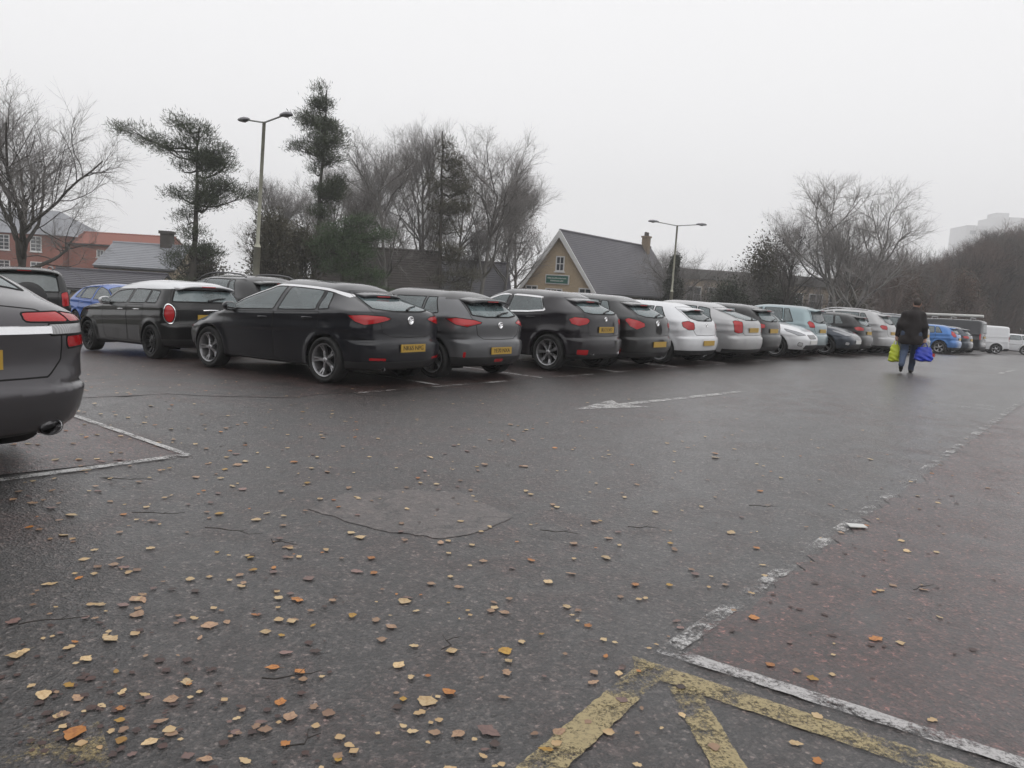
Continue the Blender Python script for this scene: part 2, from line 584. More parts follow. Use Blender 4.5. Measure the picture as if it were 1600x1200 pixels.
# yellow hatched box
def ypoly(pts, dz):
    tag(sheet('yellow_line', ragged(pts, 0.02, 0.004), MATS['yellow_worn'], dz), kind='structure')
ax, ay = 0.655, 3.055
def along(p, d, t, o=0.0):
    return (p[0] + d[0] * t - d[1] * o, p[1] + d[1] * t + d[0] * o)
d1, d2, d3 = (0.843, -0.538), (-0.555, -0.832), (0.085, -0.996)
A = (ax, ay)
ypoly([along(A, d1, -0.10, 0.0), along(A, d1, -0.03, -0.125), along(A, d1, 3.9, -0.125), along(A, d1, 3.9, 0.0)], 0.0052)
ypoly([along(A, d2, 0.02, 0.02), along(A, d2, 0.0, -0.05), along(A, d2, 2.2, -0.055), along(A, d2, 2.2, 0.075), along(A, d2, 0.10, 0.075)], 0.0060)
B = along(A, d1, 0.155, -0.115)
ypoly([along(B, d3, 0.0, -0.05), along(B, d3, 1.8, -0.05), along(B, d3, 1.8, 0.065), along(B, d3, 0.0, 0.065)], 0.0045)
for t in (1.6, 2.9):
    B = along(A, d1, t, -0.115)
    ypoly([along(B, d3, 0.0, -0.05), along(B, d3, 1.8, -0.05), along(B, d3, 1.8, 0.065), along(B, d3, 0.0, 0.065)], 0.0045)
M('yellow_flaked', worn_paint, (0.27, 0.21, 0.10), 0.30, 11.0)
tag(sheet('yellow_line', [(-1.75, 1.6), (-1.18, 1.6), (-1.14, 2.2), (-1.30, 2.42), (-1.75, 2.3)], MATS['yellow_flaked'], 0.0052), kind='structure')
# bay corner beside the dark saloon
line('white_line', (-3.75, 3.6), (-2.55, 6.07), 0.06, MATS['white_worn'], 0.010)
line('white_line', (-2.53, 6.07), (-7.2, 8.2), 0.065, MATS['white_worn'], 0.011)
# bay lines of the long row
for i, s in enumerate(np.arange(8.15, 56, 2.4)):
    line('white_line', sn(s, 8.2), sn(s, 13.2), 0.09, MATS['white_worn'])
line('white_line', sn(6.5, 8.15), sn(56.0, 8.15), 0.09, MATS['white_flaked'], 0.0072)
# lane arrow
def arrow(p, ang, L, w):
    c, s_ = math.cos(ang), math.sin(ang)
    pts = [(0, 0), (1.25, 0.34), (1.05, 0.07), (L, 0.07), (L, -0.07), (1.05, -0.07), (1.25, -0.34)]
    return tag(sheet('arrow_marking', [(p[0] + x * c - y * s_, p[1] + x * s_ + y * c) for x, y in pts], MATS['white_worn'], 0.005), kind='structure')
arrow((0.80, 9.88), R(45.8), 4.4, 0.7)
line('white_line', (13.2, 21.2), (15.4, 24.0), 0.12, MATS['white_worn'])
# a smoother repair patch in the tarmac
rg = random.Random(5)
pts = ragged([(0.05, 5.05), (-0.32, 5.54), (-0.79, 5.52), (-1.12, 5.32), (-1.28, 4.92), (-0.98, 4.70), (-0.72, 4.56), (-0.36, 4.48), (-0.10, 4.70)], 0.05, 0.022)
tag(sheet('tarmac_patch', pts, MATS['patch'], 0.003), kind='structure')

# ------------------------------------------------------------------ buildings
M('buff_brick', simple, (0.46, 0.365, 0.25), 0.85, 0, 0.16, 9.0, bumps=0.3)
M('red_brick', simple, (0.27, 0.105, 0.080), 0.85, 0, 0.18, 6.0, bumps=0.3)
M('render_wall', simple, (0.42, 0.34, 0.26), 0.85, 0, 0.12, 2.0)
M('slate', simple, (0.070, 0.067, 0.079), 0.5, 0, 0.16, 1.2)
M('slate_pale', simple, (0.24, 0.248, 0.27), 0.55, 0, 0.12, 1.2)
M('tile_brown', simple, (0.055, 0.047, 0.042), 0.75, 0, 0.25, 2.0)
M('white_trim', simple, (0.68, 0.68, 0.68), 0.5, 0, 0.05)
M('window_pane', glass_mat, (0.05, 0.06, 0.07))
M('sign_green', simple, (0.02, 0.13, 0.10), 0.45, 0, 0.06)
M('sign_text', simple, (0.55, 0.60, 0.56), 0.5, 0, 0.05)
M('dark_gutter', simple, (0.03, 0.03, 0.032), 0.5)
M('concrete', simple, (0.50, 0.50, 0.50), 0.85, 0, 0.12, 0.2)
M('flat_wall', simple, (0.13, 0.125, 0.12), 0.8, 0, 0.2, 0.6)

def roof_slope(mb, x0, x1, ye, ze, yr, zr, courses):
    """one pitch of a gabled roof along x, in lapped courses from eave (ye,ze) to ridge (yr,zr)"""
    d = Vector((0, yr - ye, zr - ze))
    L = d.length
    u = d / L
    nrm = Vector((0, -u.z, u.y)) if u.y > 0 else Vector((0, u.z, -u.y))
    st = L / courses
    for i in range(courses):
        a = Vector((0, ye, ze)) + u * (i * st)
        b = Vector((0, ye, ze)) + u * (min(L, (i + 1) * st + 0.02))
        lo, hi = nrm * 0.062, nrm * 0.045
        P = [a - nrm * 0.02, a + lo, b + hi, b - nrm * 0.02]
        vs = [(x, p.y, p.z) for x in (x0, x1) for p in P]
        mb.add(vs, [(0, 1, 2, 3), (7, 6, 5, 4), (0, 4, 5, 1), (1, 5, 6, 2), (2, 6, 7, 3), (3, 7, 4, 0)])

def window(parent, x, y, z, w, h, face, depth=0.06, bars=(1, 1), proud=0.03):
    """face: unit normal in local coordinates (fx, fy) ; (x,y,z) is the middle of the sill line"""
    fx, fy = face
    tx, ty = -fy, fx
    def bx(mb, a0, a1, z0, z1, d0, d1):
        P = []
        for zz in (z0, z1):
            for a, dd in ((a0, d0), (a1, d0), (a1, d1), (a0, d1)):
                P.append((x + tx * a + fx * dd, y + ty * a + fy * dd, zz))
        mb.add(P, [(3, 2, 1, 0), (4, 5, 6, 7), (0, 1, 5, 4), (1, 2, 6, 5), (2, 3, 7, 6), (3, 0, 4, 7)])
    fr = MB()
    t = 0.09
    bx(fr, -w / 2, w / 2, z + h - t, z + h, -0.02, proud + 0.02)
    bx(fr, -w / 2, w / 2, z, z + t, -0.02, proud + 0.02)
    bx(fr, -w / 2, -w / 2 + t, z + t, z + h - t, -0.02, proud + 0.02)
    bx(fr, w / 2 - t, w / 2, z + t, z + h - t, -0.02, proud + 0.02)
    for i in range(1, bars[0] + 1):
        a = -w / 2 + w * i / (bars[0] + 1)
        bx(fr, a - 0.03, a + 0.03, z + t, z + h - t, -0.02, proud + 0.012)
    for i in range(1, bars[1] + 1):
        a = z + h * i / (bars[1] + 1)
        bx(fr, -w / 2 + t, w / 2 - t, a - 0.03, a + 0.03, -0.02, proud + 0.009)
    f = fr.build('window', MATS['white_trim'], parent)
    pa = MB()
    bx(pa, -w / 2 + 0.03, w / 2 - 0.03, z + 0.03, z + h - 0.03, -0.015, proud - 0.012)
    pa.build('pane', MATS['window_pane'], f)
    si = MB()
    bx(si, -w / 2 - 0.08, w / 2 + 0.08, z - 0.09, z, -0.02, proud + 0.09)
    si.build('sill', MATS['white_trim'], f)
    return f

def gabled(name, label, loc, rz, Lg, Wd, ze, zr, zb, wall, roofm, courses=24, over=0.35, barge=True, lift=0.0):
    """house: local x along the ridge from the visible gable (x=0), y across; zb ground, ze eave, zr ridge (world z)"""
    root = empty(name, (loc[0], loc[1], zb), rz)
    tag(root, label, 'house')
    h, r = ze - zb, zr - zb
    m = MB()
    w2 = Wd / 2
    poly = [(-w2, 0), (w2, 0), (w2, h), (0, r - 0.10), (-w2, h)]
    m.prism(poly, 'x', 0, Lg)
    m.build('wall', MATS[wall], root)
    rm = MB()
    sl = (r - h) / w2
    for sg in (-1, 1):
        roof_slope(rm, -over * 0.7, Lg + over * 0.5, sg * (w2 + over), h - sl * over + 0.02, 0, r + 0.02, courses)
    ro = rm.build('roof', MATS[roofm], root)
    rd = MB()
    rd.tube([(-over * 0.7, 0, r + 0.07), (Lg + over * 0.5, 0, r + 0.07)], 0.11, 8)
    rd.build('ridge_tiles', MATS[roofm], ro)
    if barge:
        for sg in (-1, 1):
            bm = MB()
            y0, z0 = sg * (w2 + over + 0.05), h - sl * (over + 0.05)
            bd = 0.42
            poly = [(y0, z0 + 0.08), (0, r + 0.11), (0, r + 0.11 - bd * 1.35), (y0, z0 + 0.08 - bd)]
            bm.prism(poly, 'x', -over * 0.7 - 0.09, -over * 0.7 + 0.03)
            bm.build('bargeboard', MATS['white_trim'], ro)
    for sg in (-1, 1):
        gm = MB()
        gm.tube([(-0.1, sg * (w2 + over + 0.03), h - sl * over - 0.06), (Lg + 0.1, sg * (w2 + over + 0.03), h - sl * over - 0.06)], 0.07, 6)
        gm.build('gutter', MATS['dark_gutter'], root)
    return root

# the buff gabled house with the green board
ang = math.atan2(74 - 60, 12.07 - 3.07)
zb = G(3, 60) - 0.1
house = gabled('gabled_house', 'buff brick house with steep slate roof, white bargeboards and green board on gable', (3.07, 60.0), ang, 16.6, 6.0, 1.95, 5.95, zb, 'buff_brick', 'slate', 30, 0.40)
hl = lambda z: z - zb
window(house, 0, -0.05, hl(2.95), 0.75, 1.15, (-1, 0), bars=(1, 1))
window(house, 0, 2.35, hl(0.55), 1.1, 1.25, (-1, 0), bars=(1, 1))
window(house, 0, -2.35, hl(0.55), 1.1, 1.25, (-1, 0), bars=(1, 1))
window(house, 0, 0.35, hl(0.35), 1.5, 1.3, (-1, 0), bars=(2, 0))
for xx in (2.5, 6.0, 9.5, 13.0):
    window(house, xx, -3.0, hl(0.2), 1.5, 1.2, (0, -1), bars=(2, 0))
sg = MB().box(-0.10, -0.003, -0.85, 1.05, hl(2.05), hl(2.62)).build('sign_board', MATS['sign_green'], house)
MB().box(-0.085, 0.0, -0.93, 1.13, hl(1.98), hl(2.69)).build('sign_frame', MATS['white_trim'], sg)
st = MB()
rg = random.Random(3)
for row, z0 in ((0, 2.38), (1, 2.18)):
    yy = -0.7 if row == 0 else -0.45
    while yy < (0.9 if row == 0 else 0.6):
        w_ = rg.uniform(0.04, 0.09)
        st.box(-0.104, -0.1005, yy, yy + w_, hl(z0), hl(z0 + rg.uniform(0.07, 0.11)))
        yy += w_ + 0.035
st.build('sign_lettering', MATS['sign_text'], sg)['kind'] = 'stuff'
ch = MB().box(14.75, 15.35, -0.6, 0.0, hl(4.2), hl(6.75)).box(14.68, 15.42, -0.67, 0.07, hl(6.753), hl(6.9))
M('chimney_brick', simple, (0.20, 0.155, 0.11), 0.85, 0, 0.2, 6.0)
chs = ch.build('chimney', MATS['chimney_brick'], house)
cp = MB()
for a in (14.85, 15.25):
    cp.lathe([(0.13, hl(6.9)), (0.11, hl(7.25)), (0.09, hl(7.25))], 10, 'z')
cp.v = [(x + 15.05 + (0.22 if i >= 30 else -0.22), y - 0.3, z) for i, (x, y, z) in enumerate(cp.v)]
cp.build('chimney_pot', MATS['tile_brown'], chs)

# house with grey roof between the trees, and its small white gable
gabled('gabled_house', 'low house with plain grey slate roof seen side on between bare trees', (-7.2, 57.0), R(8), 6.3, 6.5, 0.9, 3.15, G(-5, 57) - 0.1, 'red_brick', 'slate', 16, 0.3, False)
h2 = gabled('gabled_house', 'small house gable with white bargeboards and white framed window behind dark hatchback', (-6.65, 54.0), R(84), 5.0, 2.7, 1.25, 3.1, G(-6, 54) - 0.1, 'flat_wall', 'slate', 10, 0.25)
window(h2, 0, -0.3, 1.25 + 0.55, 1.3, 0.95, (-1, 0), bars=(2, 0))
gabled('gabled_house', 'house with steep mossy brown tiled roof behind the green pine', (-12.2, 49.0), R(4), 7.2, 7.0, 0.9, 3.35, G(-9, 49) - 0.1, 'flat_wall', 'tile_brown', 18, 0.3, False)
# red brick house block on the left
rb_z = -3.2
rb = empty('brick_house', (-61.5, 88.0, rb_z), R(-3))
tag(rb, 'red brick two storey house with hipped grey slate roof and white sash windows', 'house')
MB().box(0, 13.8, -4.5, 4.5, 0, 4.1 - rb_z).build('wall', MATS['red_brick'], rb)
e0, r1_ = 4.1 - rb_z, 6.9 - rb_z
hip = MB()
hip.add([(-0.3, -4.85, e0), (14.15, -4.85, e0), (14.15, 4.85, e0), (-0.3, 4.85, e0), (3.0, 0, r1_), (10.6, 0, r1_)], [(0, 1, 5, 4), (1, 2, 5), (2, 3, 4, 5), (3, 0, 4), (3, 2, 1, 0)])
hip.v = [(x, y, z + 0.003) for x, y, z in hip.v]
hip.build('roof', MATS['slate_pale'], rb)
for xx in (7.4, 10.9):
    for zz in (2.3, -0.35):
        window(rb, xx, -4.5, zz - rb_z, 1.25, 1.6, (0, -1), bars=(1, 3))
tag(rb, cat='house')
g2 = gabled('brick_house', 'red brick gable end with small attic chimney, left of the slate roofed block', (-60.4, 80.0), R(86), 9.0, 8.5, 3.6, 8.6, rb_z, 'red_brick', 'slate_pale', 20, 0.35, False)
cm = MB().box(1.5, 2.5, 0.4, 1.4, 9.5, 13.4).box(1.4, 2.6, 0.3, 1.5, 13.403, 13.7)
cm.build('chimney', MATS['red_brick'], g2)
g3 = gabled('brick_house', 'low red brick wing with shallow roof joining the slate roofed block', (-47.6, 86.5), R(-2), 10.0, 6.0, 3.5, 4.7, rb_z, 'red_brick', 'red_brick', 12, 0.2, False)
window(g3, 3.4, -3.0, 2.1 - rb_z, 0.8, 0.8, (0, -1), bars=(1, 0))
s1 = gabled('cottage', 'low cottage with pale grey slate roof and cream wall', (-27.6, 54.0), R(6), 4.8, 6.0, 1.45, 2.9, G(-25, 52) - 0.3, 'render_wall', 'slate_pale', 14, 0.3, False)
cz = G(-25, 52) - 0.3
MB().box(3.0, 3.7, -0.4, 0.4, 2.6 - cz, 3.75 - cz).box(2.92, 3.78, -0.48, 0.48, 3.753 - cz, 3.95 - cz).build('chimney', MATS['tile_brown'], s1)
tag(s1, cat='cottage')
s2 = gabled('outbuilding', 'long low outbuilding with dark slate roof behind the blue car', (-26.3, 45.0), R(4), 6.0, 4.5, 0.10, 1.0, G(-22, 45) - 0.2, 'render_wall', 'slate', 10, 0.2, False)
tag(s2, cat='outbuilding')
# long flat roofed block behind the shrubs
fb = empty('flat_roof_building', (15.5, 76.0, G(20, 76)), R(14))
tag(fb, 'long low flat roofed building with dark fascia behind the shrubs', 'building')
fz = G(20, 76)
MB().box(0, 19, 0, 9, 0, 3.4 - fz).build('wall', MATS['render_wall'], fb)
MB().box(-0.4, 19.4, -0.4, 9.4, 3.403 - fz, 4.35 - fz).build('roof', MATS['flat_wall'], fb)
for i in range(8):
    window(fb, 1.6 + i * 2.25, 0, 1.2 - fz, 1.6, 1.5, (0, -1), bars=(1, 1))
# tower block far off in the mist
tw = empty('tower_block', (424.0, 760.0, -10), R(-8))
tw.scale = (2.5, 2.5, 2.5)
tag(tw, 'pale concrete tower block fading into the mist above the wood', 'building')
MB().box(0, 10, 0, 16, 0, 38.6).box(10.0, 21, 0.0, 16, 0, 42.2).build('wall', MATS['concrete'], tw)
MB().box(11.5, 16, 4, 12, 42.203, 44.2).build('plant_room', MATS['concrete'], tw)
for fl in range(12):
    for k_ in range(5):
        x0 = 1.2 + k_ * 4.0
        MB().box(x0, x0 + 2.2, -0.06, 0.05, 2.2 + fl * 3.0, 3.7 + fl * 3.0).build('window', MATS['window_pane'], tw)

# ------------------------------------------------------------------ lamp posts
M('galv', simple, (0.27, 0.28, 0.26), 0.55, 0.35, 0.15, 4.0)
M('column_green', simple, (0.36, 0.36, 0.29), 0.65, 0.1, 0.2, 3.0, bumps=0.2)
M('lamp_head', simple, (0.20, 0.20, 0.21), 0.45, 0.2)
M('lamp_lens', glass_mat, (0.30, 0.30, 0.30), 0.15)
def lamp_post(x, y, ht, arm_ang, arm, r0, r1, label, tilt):
    root = empty('street_lamp', (x, y, G(x, y)))
    tag(root, label, 'lamp post')
    root.rotation_euler = (tilt[0], tilt[1], 0)
    m = MB()
    m.tube([(0, 0, -0.2), (0, 0, ht * 0.42)], [r0, r0], 14)
    m.tube([(0, 0, ht * 0.42), (0, 0, ht * 0.44), (0, 0, ht)], [r0, r1 * 1.1, r1], 12)
    m.build('pole', MATS['column_green'], root, True)
    c, s = math.cos(arm_ang), math.sin(arm_ang)
    MB().box(-0.075, 0.075, -r0 - 0.012, -r0 * 0.6, 0.5, 1.05).build('access_door', MATS['column_green'], root)
    for sg in (-1, 1):
        a = MB()
        a.tube([(0, 0, ht - 0.02), (sg * c * arm * 0.5, sg * s * arm * 0.5, ht + 0.05), (sg * c * arm, sg * s * arm, ht + 0.12)], 0.026, 8)
        a.build('arm', MATS['galv'], root, True)
        hd = MB()
        prof = [(-0.28, 0.02, 0.03), (-0.18, 0.09, 0.07), (0.05, 0.14, 0.10), (0.25, 0.11, 0.08), (0.34, 0.03, 0.03)]
        vs, fs = [], []
        for (q, w, h) in prof:
            for k_ in range(10):
                t = 2 * math.pi * k_ / 10
                lx, ly, lz = q, w * math.cos(t), h * math.sin(t) * (1 if math.sin(t) > 0 else 0.5)
                bx_, by_ = sg * c * (arm + lx + 0.15) - sg * s * ly, sg * s * (arm + lx + 0.15) + sg * c * ly
                vs.append((bx_, by_, ht + 0.13 + lz))
        for i in range(len(prof) - 1):
            for k_ in range(10):
                fs.append((i * 10 + k_, i * 10 + (k_ + 1) % 10, (i + 1) * 10 + (k_ + 1) % 10, (i + 1) * 10 + k_))
        fs += [tuple(range(10)), tuple(range(40, 50))]
        hd.add(vs, fs)
        ho = hd.build('lamp_head', MATS['lamp_head'], root, True)
        ln = MB()
        ln.lathe([(0.0, ht + 0.055), (0.07, ht + 0.065), (0.09, ht + 0.10)], 10, 'z')
        ln.v = [(vx + sg * c * (arm + 0.2), vy + sg * s * (arm + 0.2), vz) for vx, vy, vz in ln.v]
        ln.build('lens', MATS['lamp_lens'], ho, True)
    return root
lamp_post(-8.4, 25.0, 6.15 - G(-8.4, 25), R(-40), 0.98, 0.105, 0.052, 'tall double headed lamp post with thick olive base beside the pine', (0, R(2.0)))
lamp_post(8.8, 45.0, 5.55 - G(8.8, 45), R(4), 1.2, 0.095, 0.05, 'double headed lamp post with level arms beside the house chimney', (0, 0))
# ------------------------------------------------------------------ trees
def bark(name, a, b, scale=6.0):
    m, n, l, bs = nt_new(name)
    tc = n.new('ShaderNodeTexCoord')
    mp = n.new('ShaderNodeMapping')
    mp.inputs['Scale'].default_value = (1, 1, 0.35)
    l.new(tc.outputs['Object'], mp.inputs[0])
    t = noise(n, l, scale, 6, 0.7, mp.outputs[0])
    l.new(ramp(n, l, t.outputs[0], [(0.32, a), (0.68, b)]).outputs[0], bs.inputs['Base Color'])
    bs.inputs['Roughness'].default_value = 0.85
    bump(n, l, bs, t.outputs[0], 0.5, 0.03)
    return m
def leafy(name, a, b, scale=1.2):
    m, n, l, bs = nt_new(name)
    tc = n.new('ShaderNodeTexCoord')
    t = noise(n, l, scale, 4, 0.7, tc.outputs['Object'])
    t2 = noise(n, l, 14, 2, 0.5, tc.outputs['Object'])
    f = math_n(n, l, 'ADD', math_n(n, l, 'MULTIPLY', t.outputs[0], 0.6), math_n(n, l, 'MULTIPLY', t2.outputs[0], 0.4))
    l.new(ramp(n, l, f, [(0.36, a), (0.64, b)]).outputs[0], bs.inputs['Base Color'])
    bs.inputs['Roughness'].default_value = 0.6
    return m
M('bark_dark', bark, (0.030, 0.026, 0.023), (0.085, 0.076, 0.066))
M('bark_grey', bark, (0.085, 0.080, 0.074), (0.20, 0.19, 0.178))
M('bark_pale', bark, (0.10, 0.095, 0.088), (0.36, 0.35, 0.33), 3.0)
M('twig_grey', bark, (0.17, 0.158, 0.15), (0.30, 0.285, 0.275))
M('twig_dark', bark, (0.085, 0.076, 0.070), (0.17, 0.155, 0.145))
M('twig_brown', bark, (0.105, 0.078, 0.068), (0.19, 0.145, 0.128))
M('twig_pale', bark, (0.22, 0.205, 0.195), (0.36, 0.345, 0.33))
M('needles', leafy, (0.022, 0.030, 0.018), (0.085, 0.105, 0.056))
M('needles_green', leafy, (0.022, 0.042, 0.018), (0.080, 0.125, 0.052))
M('cypress', leafy, (0.046, 0.045, 0.032), (0.135, 0.125, 0.090))
M('ivy_leaf', leafy, (0.014, 0.022, 0.012), (0.058, 0.068, 0.038))
M('brown_leaf', leafy, (0.060, 0.036, 0.026), (0.17, 0.105, 0.075))
M('scrub_leaf', leafy, (0.034, 0.033, 0.022), (0.115, 0.105, 0.072))

def unit(a):
    return a / np.maximum(1e-9, np.linalg.norm(a, axis=-1, keepdims=True))

def polytubes(P, Rr, sides):
    """P (N,K,3) polylines, Rr (N,K) radii -> verts, quads"""
    N, K, _ = P.shape
    T = np.empty_like(P)
    T[:, 1:-1] = P[:, 2:] - P[:, :-2]
    T[:, 0] = P[:, 1] - P[:, 0]
    T[:, -1] = P[:, -1] - P[:, -2]
    T = unit(T)
    ref = np.where(np.abs(T[..., 2:3]) > 0.9, np.array([1.0, 0.2, 0]), np.array([0.1, 0.2, 1.0]))
    U = unit(np.cross(T, ref))
    V = np.cross(T, U)
    a = np.arange(sides) * 2 * np.pi / sides
    ring = P[:, :, None] + (U[:, :, None] * np.cos(a)[None, None, :, None] + V[:, :, None] * np.sin(a)[None, None, :, None]) * Rr[:, :, None, None]
    v = ring.reshape(-1, 3)
    idx = np.arange(N * K * sides).reshape(N, K, sides)
    n1 = np.roll(idx, -1, axis=2)
    f = np.stack([idx[:, :-1], n1[:, :-1], n1[:, 1:], idx[:, 1:]], -1).reshape(-1, 4)
    return v, f

def join(parts):
    vs, fs, b = [], [], 0
    for v, f in parts:
        vs.append(v)
        fs.append(f + b)
        b += len(v)
    return np.concatenate(vs), np.concatenate(fs)

def sprout(rng, P, Rr, n, t0, t1, ang, length, K, wander, trop, rmax, shape=None, rmin=0.004, flat=0.0):
    """children of every polyline in P"""
    N, KP, _ = P.shape
    t = rng.uniform(t0, t1, (N, n))
    f = t * (KP - 1)
    i = np.minimum(f.astype(int), KP - 2)
    w = (f - i)[..., None]
    r = np.arange(N)[:, None]
    start = P[r, i] * (1 - w) + P[r, i + 1] * w
    rad = Rr[r, i] * (1 - w[..., 0]) + Rr[r, i + 1] * w[..., 0]
    d = unit(P[r, i + 1] - P[r, i])
    rv = unit(rng.normal(size=(N, n, 3)))
    perp = unit(np.cross(d, rv))
    if flat:
        perp[..., 2] *= (1 - flat)
        perp = unit(perp)
    a = np.radians(rng.uniform(ang[0], ang[1], (N, n)))[..., None]
    dir_ = unit(d * np.cos(a) + perp * np.sin(a))
    L = length * rng.uniform(0.65, 1.25, (N, n))
    if shape is not None:
        L = L * shape(t)
    M_ = N * n
    start, dir_, L, rad = start.reshape(M_, 3), dir_.reshape(M_, 3), L.reshape(M_), rad.reshape(M_)
    Q = np.empty((M_, K, 3))
    Q[:, 0] = start
    for k in range(1, K):
        dir_ = unit(dir_ + rng.normal(size=(M_, 3)) * wander + np.array([0, 0, trop]))
        Q[:, k] = Q[:, k - 1] + dir_ * (L / (K - 1))[:, None]
    r0 = np.maximum(rmin, np.minimum(rmax, rad * 0.75))
    RR = r0[:, None] * np.linspace(1, 0.38, K)[None]
    return Q, np.maximum(RR, rmin * 0.75)

def trunk_line(rng, h, K, lean=(0, 0), wob=0.05, r0=0.2, r1=0.05):
    z = np.linspace(0, h, K)
    x = np.cumsum(rng.normal(size=K) * wob) + lean[0] * z / h
    y = np.cumsum(rng.normal(size=K) * wob) + lean[1] * z / h
    P = np.stack([x - x[0], y - y[0], z - 0.25 * (z == 0)], -1)[None]
    Rr = np.linspace(r0, r1, K)
    Rr[0] *= 1.35
    return P, Rr[None]

def bare_tree_mesh(seed, h, spread, trunk_h=0.62, r0=0.2, limbs=9, l2=8, l3=8, l4=6, up=0.10, ang=(28, 62), twig=0.0030, stems=1, stem_spread=0.0):
    rng = np.random.default_rng(seed)
    tp, cp = [], []
    for s in range(stems):
        a = 2 * np.pi * s / max(1, stems) + rng.uniform(0, 1)
        lean = (math.cos(a) * stem_spread, math.sin(a) * stem_spread) if stems > 1 else rng.normal(size=2) * 0.25
        hh = h * trunk_h * rng.uniform(0.9, 1.1)
        T, TR = trunk_line(rng, hh, 9, lean, 0.05, r0 * (0.75 if stems > 1 else 1), r0 * 0.32)
        tp.append(polytubes(T, TR, 9))
        B1, R1 = sprout(rng, T, TR, limbs, 0.30, 1.0, ang, spread, 8, 0.16, up, r0 * 0.5, lambda t: 1.1 - 0.35 * t)
        tp.append(polytubes(B1, R1, 6))
        B2, R2 = sprout(rng, B1, R1, l2, 0.22, 1.0, (22, 58), spread * 0.52, 6, 0.18, up, r0 * 0.13, lambda t: 1.15 - 0.5 * t)
        tp.append(polytubes(B2, R2, 4))
        B3, R3 = sprout(rng, B2, R2, l3, 0.2, 1.0, (20, 55), spread * 0.27, 4, 0.18, up * 0.7, 0.0105, lambda t: 1.1 - 0.4 * t, twig * 1.5)
        cp.append(polytubes(B3, R3, 3))
        B4, R4 = sprout(rng, B3, R3, l4, 0.2, 1.0, (18, 55), spread * 0.14, 3, 0.15, up * 0.5, 0.0055, None, twig)
        cp.append(polytubes(B4, R4, 3))
    tips = B4[:, -1]
    t = fast_mesh('trunk', *join(tp), smooth=True)
    c = fast_mesh('crown', *join(cp), smooth=True)
    return t, c, tips

def blades(rng, P, D, L, W, droop=0.0):
    """a leaf-sized quad at every point"""
    N = len(P)
    D = unit(D + rng.normal(size=(N, 3)) * 0.55 - np.array([0, 0, droop]))
    S = unit(np.cross(D, rng.normal(size=(N, 3))))
    l = (L * rng.uniform(0.6, 1.3, N))[:, None]
    w = (W * rng.uniform(0.6, 1.3, N))[:, None]
    v = np.stack([P - S * w * 0.25, P + D * l * 0.5 - S * w * 0.5, P + D * l, P + D * l * 0.5 + S * w * 0.5], 1).reshape(-1, 3)
    return v, np.arange(N * 4).reshape(N, 4)

def pine_mesh(seed, h, pads, r0=0.17, lean=(0, 0), n_blade=16000, L=0.17, W=0.030, low=False):
    """pads: list of (x, y, z, rx, ry, rz) foliage masses reached by limbs"""
    rng = np.random.default_rng(seed)
    T, TR = trunk_line(rng, h * 0.97, 10, lean, 0.06, r0, 0.03)
    tp = [polytubes(T, TR, 9)]
    zs = T[0, :, 2]
    cs, ds, wsum = [], [], sum((p[3] * p[4] * p[5]) ** 0.62 for p in pads)
    for (x, y, z, rx, ry, rz) in pads:
        c = np.array([x, y, z])
        zz = np.clip(z - 0.25 * math.hypot(x, y), 0.3, h * 0.95)
        s = np.array([np.interp(zz, zs, T[0, :, 0]), np.interp(zz, zs, T[0, :, 1]), zz])
        k = np.linspace(0, 1, 6)[:, None]
        path = s * (1 - k) + c * k + np.array([0, 0, -0.25]) * np.sin(np.pi * k) + rng.normal(size=(6, 3)) * 0.05
        path[0] = s
        LP, LR = path[None], np.linspace(0.055, 0.02, 6)[None]
        tp.append(polytubes(LP, LR, 5))
        nb = int(n_blade * (rx * ry * rz) ** 0.62 / wsum)
        nt = max(6, nb // 55)
        q = unit(rng.normal(size=(nt, 3))) * rng.uniform(0.35, 1.0, (nt, 1)) ** 0.6
        ends = c + q * np.array([rx, ry, rz])
        st = path[rng.integers(2, 6, nt)]
        k3 = np.linspace(0, 1, 4)[None, :, None]
        TW = st[:, None] * (1 - k3) + ends[:, None] * k3
        tp.append(polytubes(TW, np.linspace(0.016, 0.006, 4)[None].repeat(nt, 0), 3))
        per = 55
        cl = ends[:, None] + rng.normal(size=(nt, per, 3)) * np.array([0.24, 0.24, 0.13])
        dd = np.repeat(unit(ends - st)[:, None], per, 1) * 0.7 + np.array([0, 0, 0.35])
        cs.append(cl.reshape(-1, 3))
        ds.append(dd.reshape(-1, 3))
    t = fast_mesh('trunk', *join(tp), smooth=True)
    c = fast_mesh('crown', *blades(rng, np.concatenate(cs), np.concatenate(ds), L, W))
    return t, c

